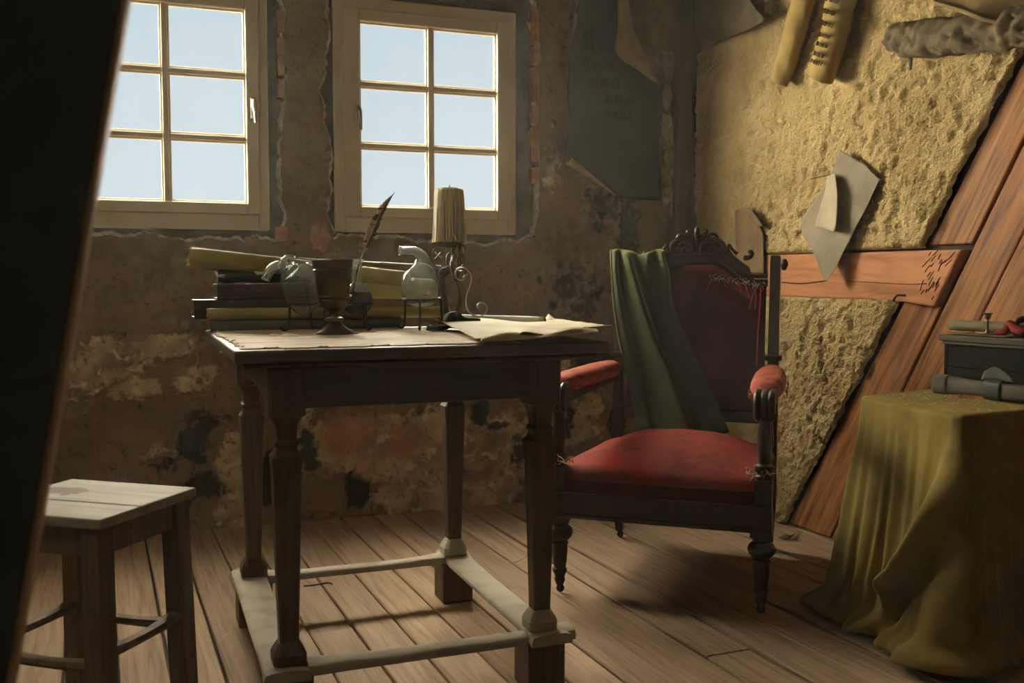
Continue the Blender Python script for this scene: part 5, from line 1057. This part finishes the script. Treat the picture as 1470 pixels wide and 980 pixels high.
# two hanging yellowed rolls
HIDE = mk('yellow_hide', (0.42, 0.29, 0.085), (0.27, 0.19, 0.065), (0.36, 0.25, 0.075), scale=9, detail=9, rough=0.8, bump=0.6, bscale=30)
INK = mk('brown_ink', (0.06, 0.035, 0.015), (0.09, 0.055, 0.025), scale=30)
def hangroll(label, pts, rads, off, seed, inkrows=None, flat=.75):
    w = np.array([onR(x, y, off) for x, y in pts]); c = w.mean(0); d = w[-1]-w[0]; up = np.array([-1.0, 0, 0])
    m = MB(); m.tube(w-c, rads, n=30, sub=10, up=up, sx=flat, sy=1.0, caps=False); V = m.v[0]; V += .014*(np.stack([fbm(V[:, 1]*22+k*3, V[:, 2]*16+V[:, 0]*20, seed+k, 4) for k in range(3)], 1)-.5)
    nr = len(V)//30; jj = .020*(fbm(np.linspace(0, 6, 30), np.zeros(30), seed, 3)-.5); V[-30:] += np.outer(jj, np.array([0, -.3, 1])); m.v[0] = V
    o = m.build('hanging_roll', HIDE, solid=.002, loc=tuple(c), off=-1, sharp=0); tag(o, label, 'roll')
    if inkrows:
        q = MB(); ts = inkrows
        for t in ts:
            p = crv(w, [t*(len(w)-1)])[0]-c; dd = d/np.linalg.norm(d); sd = np.cross(dd, up); sd /= np.linalg.norm(sd); r = np.interp(t*(len(w)-1), range(len(w)), rads)
            n = 8
            for k in range(n):
                if random.random() < .08: continue
                u = -.22+.92*k/n+random.uniform(-.02, .02); h = random.uniform(.005, .009)
                def at(uu, dz): a = math.asin(max(-.95, min(.95, uu))); return p+sd*(uu*r*-1)+up*(math.cos(a)*r*flat+.009)+dd*dz
                for g in range(2):
                    uu = u+g*.045; lean = random.uniform(.02, .05); q.tube([at(uu, h), at(uu+lean*.5, 0), at(uu+lean, -h)], .0013, n=4); 
                q.tube([at(u, random.uniform(-h, h)), at(u+.06, random.uniform(-h, h))], .0010, n=4)
        o2 = q.build('handwriting', INK, o); o2['kind'] = 'stuff'
    return o
hangroll('left of two yellow hide rolls hanging high on the loam wall, unwritten', [(1172, -60), (1160, -20), (1148, 20), (1138, 55), (1127, 90), (1118, 118)], [.050, .050, .049, .048, .046, .040], .050, 3)
hangroll('right yellow hide roll hanging high on the loam wall, with rows of brown handwriting', [(1228, -60), (1216, -25), (1205, 12), (1197, 50), (1186, 85), (1176, 112)], [.062, .062, .062, .058, .056, .058], .060, 13, [.34, .43, .52, .61, .68, .76, .83])
# sheet at the top of the corner
C = np.array([[onR(995, -60, .02), onR(1040, -60, .03), onR(1068, -60, .06)], [onR(997, 0, .015), onR(1040, 0, .04), onR(1078, 0, .085)], [onR(998, 40, .010), onR(1040, 30, .045), onR(1095, 24, .10)], [onR(1000, 78, .010), onR(1045, 56, .03), onR(1094, 32, .09)]])
P = ragged(patch(C, 40, 40), .003, 27); P[..., 0] -= .012*(fbm(P[..., 1]*14, P[..., 2]*14, 6, 3)-.5); m = MB(); m.grid(P-P.mean((0, 1))); o = m.build('torn_sheet', mk('dark_torn_sheet', (0.17, 0.125, 0.065), (0.09, 0.068, 0.038), scale=6, rough=0.85, bump=0.3, bscale=30), solid=.0015, loc=tuple(P.mean((0, 1))), off=0); tag(o, 'dark torn sheet peeling from the top of the right wall beside the corner post', 'paper')
# bundle at the top right and the board above it
SACK = mk('grey_brown_sack', (0.22, 0.165, 0.09), (0.11, 0.085, 0.05), scale=9, detail=9, rough=0.9, bump=0.7, bscale=40)
w = np.array([onR(x, y, .06) for x, y in ((1286, 54), (1330, 55), (1390, 50), (1450, 42), (1500, 36), (1560, 30))]); c = w.mean(0); m = MB(); m.tube(w-c, [.050, .058, .060, .058, .056, .05], n=40, sub=14, up=(-1, 0, 0), sx=.8, sy=.95)
V = m.v[0]; V += .030*(np.stack([fbm(V[:, 1]*16+k*3, V[:, 2]*26+V[:, 0]*20, 40+k, 4) for k in range(3)], 1)-.5); V += np.stack([.012*(1-np.abs(fbm(V[:, 1]*30+V[:, 2]*20, V[:, 2]*34, 88, 4)-.5)*7), 0*V[:, 0], .010*(fbm(V[:, 1]*40, V[:, 2]*40, 99, 3)-.5)], 1)*-1; V[:, 0] = np.minimum(V[:, 0]+c[0], WX-.016)-c[0]
sk = m.build('sacking_bundle', SACK, loc=tuple(c), sharp=0); tag(sk, 'wrinkled grey-brown sacking bundle hung along the wall top at the right', 'bundle')
w = np.array([onR(x, y, .05) for x, y in ((1306, 70), (1307, 85), (1307, 100))]); m = MB(); m.tube(w-c, [.010, .009, .006], n=8, sub=4, sx=.4); m.build('strap_end', BLACKG, sk)
HB = mk('tan_hide_board', (0.30, 0.20, 0.08), (0.15, 0.105, 0.05), scale=6, rough=0.8, bump=0.3)
C = np.array([[onR(1342, -40, .10), onR(1342, -6, .11), onR(1340, 4, .125)], [onR(1380, -30, .10), onR(1382, 6, .11), onR(1380, 16, .130)], [onR(1420, -20, .09), onR(1412, 18, .11), onR(1412, 28, .125)], [onR(1500, -20, .05), onR(1480, 20, .05), onR(1470, 40, .07)]]); P = patch(C, 40, 20); m = MB(); m.grid(P-P.mean((0, 1))); o = m.build('folded_hide', HB, solid=.012, loc=tuple(P.mean((0, 1))), off=0); tag(o, 'stiff tan hide with a lit lower edge above the sacking bundle, top right', 'hide')
# black-letter poster on the window wall
POST = mk('smoky_poster', (0.045, 0.038, 0.024), (0.024, 0.022, 0.015), (0.034, 0.03, 0.02), scale=4, detail=8, rough=0.85, bump=0.2, bscale=25)
def onP(x, y, o=.012): return onY(x, y, WY-.020-o)
rowsP = [[(836, -30), (862, -30), (887, -30)], [(826, 40), (856, 40), (886, 40)], [(818, 78), (852, 78), (887, 78)], [(815, 120), (880, 120), (946, 122)], [(816, 170), (880, 170), (947, 170)], [(815, 232), (882, 234), (947, 236)], [(848, 258), (898, 262), (948, 266)], [(885, 284), (916, 286), (948, 287)]]
C = np.array([[onP(x, y, .006+(.010 if j == 0 else 0)) for j, (x, y) in enumerate(r)] for r in rowsP]); P = patch(C, 90, 40)
s0 = np.arange(90)*.05; P[:, 0, 0] += .012*(fbm(s0*4, s0*0, 3, 4)-.5); m = MB(); m.grid(P-P.mean((0, 1))); pc = P.mean((0, 1)); pst = m.build('poster', POST, solid=.0012, loc=tuple(pc), off=0)
tag(pst, 'dark smoke-stained poster with faded blackletter lettering on the window wall', 'poster')
# curled bottom-left edge, rolled towards the room
p, q = onP(816, 230, .02), onP(886, 283, .012); N = 20; a = np.linspace(0, 2*np.pi*1.15, 26); G = np.zeros((N, 26, 3)); dd = (q-p)/np.linalg.norm(q-p); u = np.array([0, -1.0, 0]); v_ = np.cross(dd, u)
for i, t in enumerate(np.linspace(0, 1, N)):
    r = .017*(1-t)**.8+.002; G[i] = (p+(q-p)*t)[None]+np.outer(np.cos(a)*r, u)+np.outer(np.sin(a)*r, v_)
m = MB(); m.grid(G-pc); m.build('curled_edge', LTP, pst, solid=.0008)
C = np.array([[onP(888, -30, .012), onP(893, -30, .04), onP(898, -30, .05)], [onP(888, 30, .012), onP(898, 32, .05), onP(908, 34, .055)], [onP(885, 76, .03), onP(902, 72, .07), onP(922, 70, .06)], [onP(913, 99, .018), onP(922, 95, .05), onP(933, 94, .045)], [onP(945, 121, .010), onP(946, 120, .014), onP(947, 119, .014)]])
m = MB(); m.grid(patch(C, 40, 16)-pc); m.build('folded_flap', mk('poster_reverse', (0.40, 0.29, 0.15), (0.28, 0.20, 0.11), scale=7, rough=0.8), pst, solid=.001)
m = MB()
def letter(x, y, h, w):
    k = random.choice((1, 2, 2, 3))
    for i in range(k):
        xx_ = x+w*i/max(1, k); a_, b_ = onP(xx_, y-h, .0115), onP(xx_+random.uniform(-.6, .6), y, .0115); t = .0030*h/9
        m.add([a_-[t, 0, 0]-pc, a_+[t, 0, .004]-pc, b_+[t, 0, .002]-pc, b_-[t, 0, -.004]-pc], [(0, 1, 2, 3)])
        if random.random() < .8: c_, d_ = onP(xx_, y-(h if random.random() < .5 else 0), .0117), onP(xx_+w/max(1, k), y-(h if random.random() < .5 else 1), .0117); m.add([c_-[0, 0, .003]-pc, c_+[0, 0, .003]-pc, d_+[0, 0, .003]-pc, d_-[0, 0, .003]-pc], [(0, 1, 2, 3)])
for (y, xa, xb, h, w) in ((73, 834, 852, 32, 7), (75, 862, 876, 9, 6), (97, 832, 846, 12, 5), (101, 853, 884, 12, 6), (126, 834, 890, 14, 6), (130, 900, 918, 12, 6), (150, 870, 912, 13, 5), (170, 868, 904, 10, 5)):
    x = xa
    while x < xb: letter(x, y+(x-xa)*.03, h*random.uniform(.8, 1.1), w*.8); x += w*random.uniform(1.0, 1.4)
o = m.build('lettering', mk('faded_print', (0.010, 0.009, 0.007), (0.015, 0.013, 0.010), scale=20), pst, smooth=False, solid=.0004); o['kind'] = 'stuff'

# ---- small litter on the floor
def litter(name, label, px, mat, cat, rad, n=6):
    w = np.array([onz(x, y, rad) for x, y in px]); m = MB(); m.tube(w-w.mean(0)*[1, 1, 0], rad, n=n, sub=4); o = m.build(name, mat, loc=(w[:, 0].mean(), w[:, 1].mean(), 0)); tag(o, label, cat)
litter('twig', 'thin dark twig on the floor between the table stretchers', ((436, 841), (455, 839), (470, 836), (477, 838)), CRK, 'twig', .0022)
litter('straw', 'pale straw on the floor right of the back table leg', ((722, 803), (740, 806), (756, 797)), STRAW, 'straw', .0015)
litter('straw', 'pale straw on the bare floor near the stool', ((318, 917), (328, 908), (334, 905)), STRAW, 'straw', .0012)
m = MB(); m.grid(patch(np.array([[onz(1118, 771, .003), onz(1128, 766, .012)], [onz(1132, 773, .008), onz(1136, 768, .02)], [onz(1140, 767, .002), onz(1142, 764, .006)]]), 10, 8)); tag(m.build('dry_leaf', LEAFY, solid=.001), 'dark dry leaf on the floor under the diagonal planks', 'leaf')
m = MB(); m.grid(patch(np.array([[onz(1167, 806, .002), onz(1170, 803, .004)], [onz(1174, 806, .004), onz(1178, 803, .007)], [onz(1180, 807, .002), onz(1181, 804, .003)]]), 8, 6)); tag(m.build('paper_scrap', LTP, solid=.0008), 'tiny pale paper scrap on the floor left of the ochre cloth', 'scrap')
# ================================================================ dusty air
hz_m = bpy.data.materials.new('dusty_air'); hz_m.use_nodes = True; hn = hz_m.node_tree; hn.nodes.clear()
ho = hn.nodes.new('ShaderNodeOutputMaterial'); hv = hn.nodes.new('ShaderNodeVolumeScatter'); hv.inputs['Color'].default_value = (0.98, 0.95, 0.84, 1)
hv.inputs['Density'].default_value = 0.010; hv.inputs['Anisotropy'].default_value = 0.25; hn.links.new(hv.outputs[0], ho.inputs['Volume'])
hb = MB(); hb.box((-2.4, -2.6, -0.05), (WX+0.20, WY+0.05, 2.65)); hz = hb.build('haze', hz_m, smooth=False); hz['kind'] = 'stuff'
tag(hz, 'thin dusty haze hanging in the air of the whole room', 'haze')
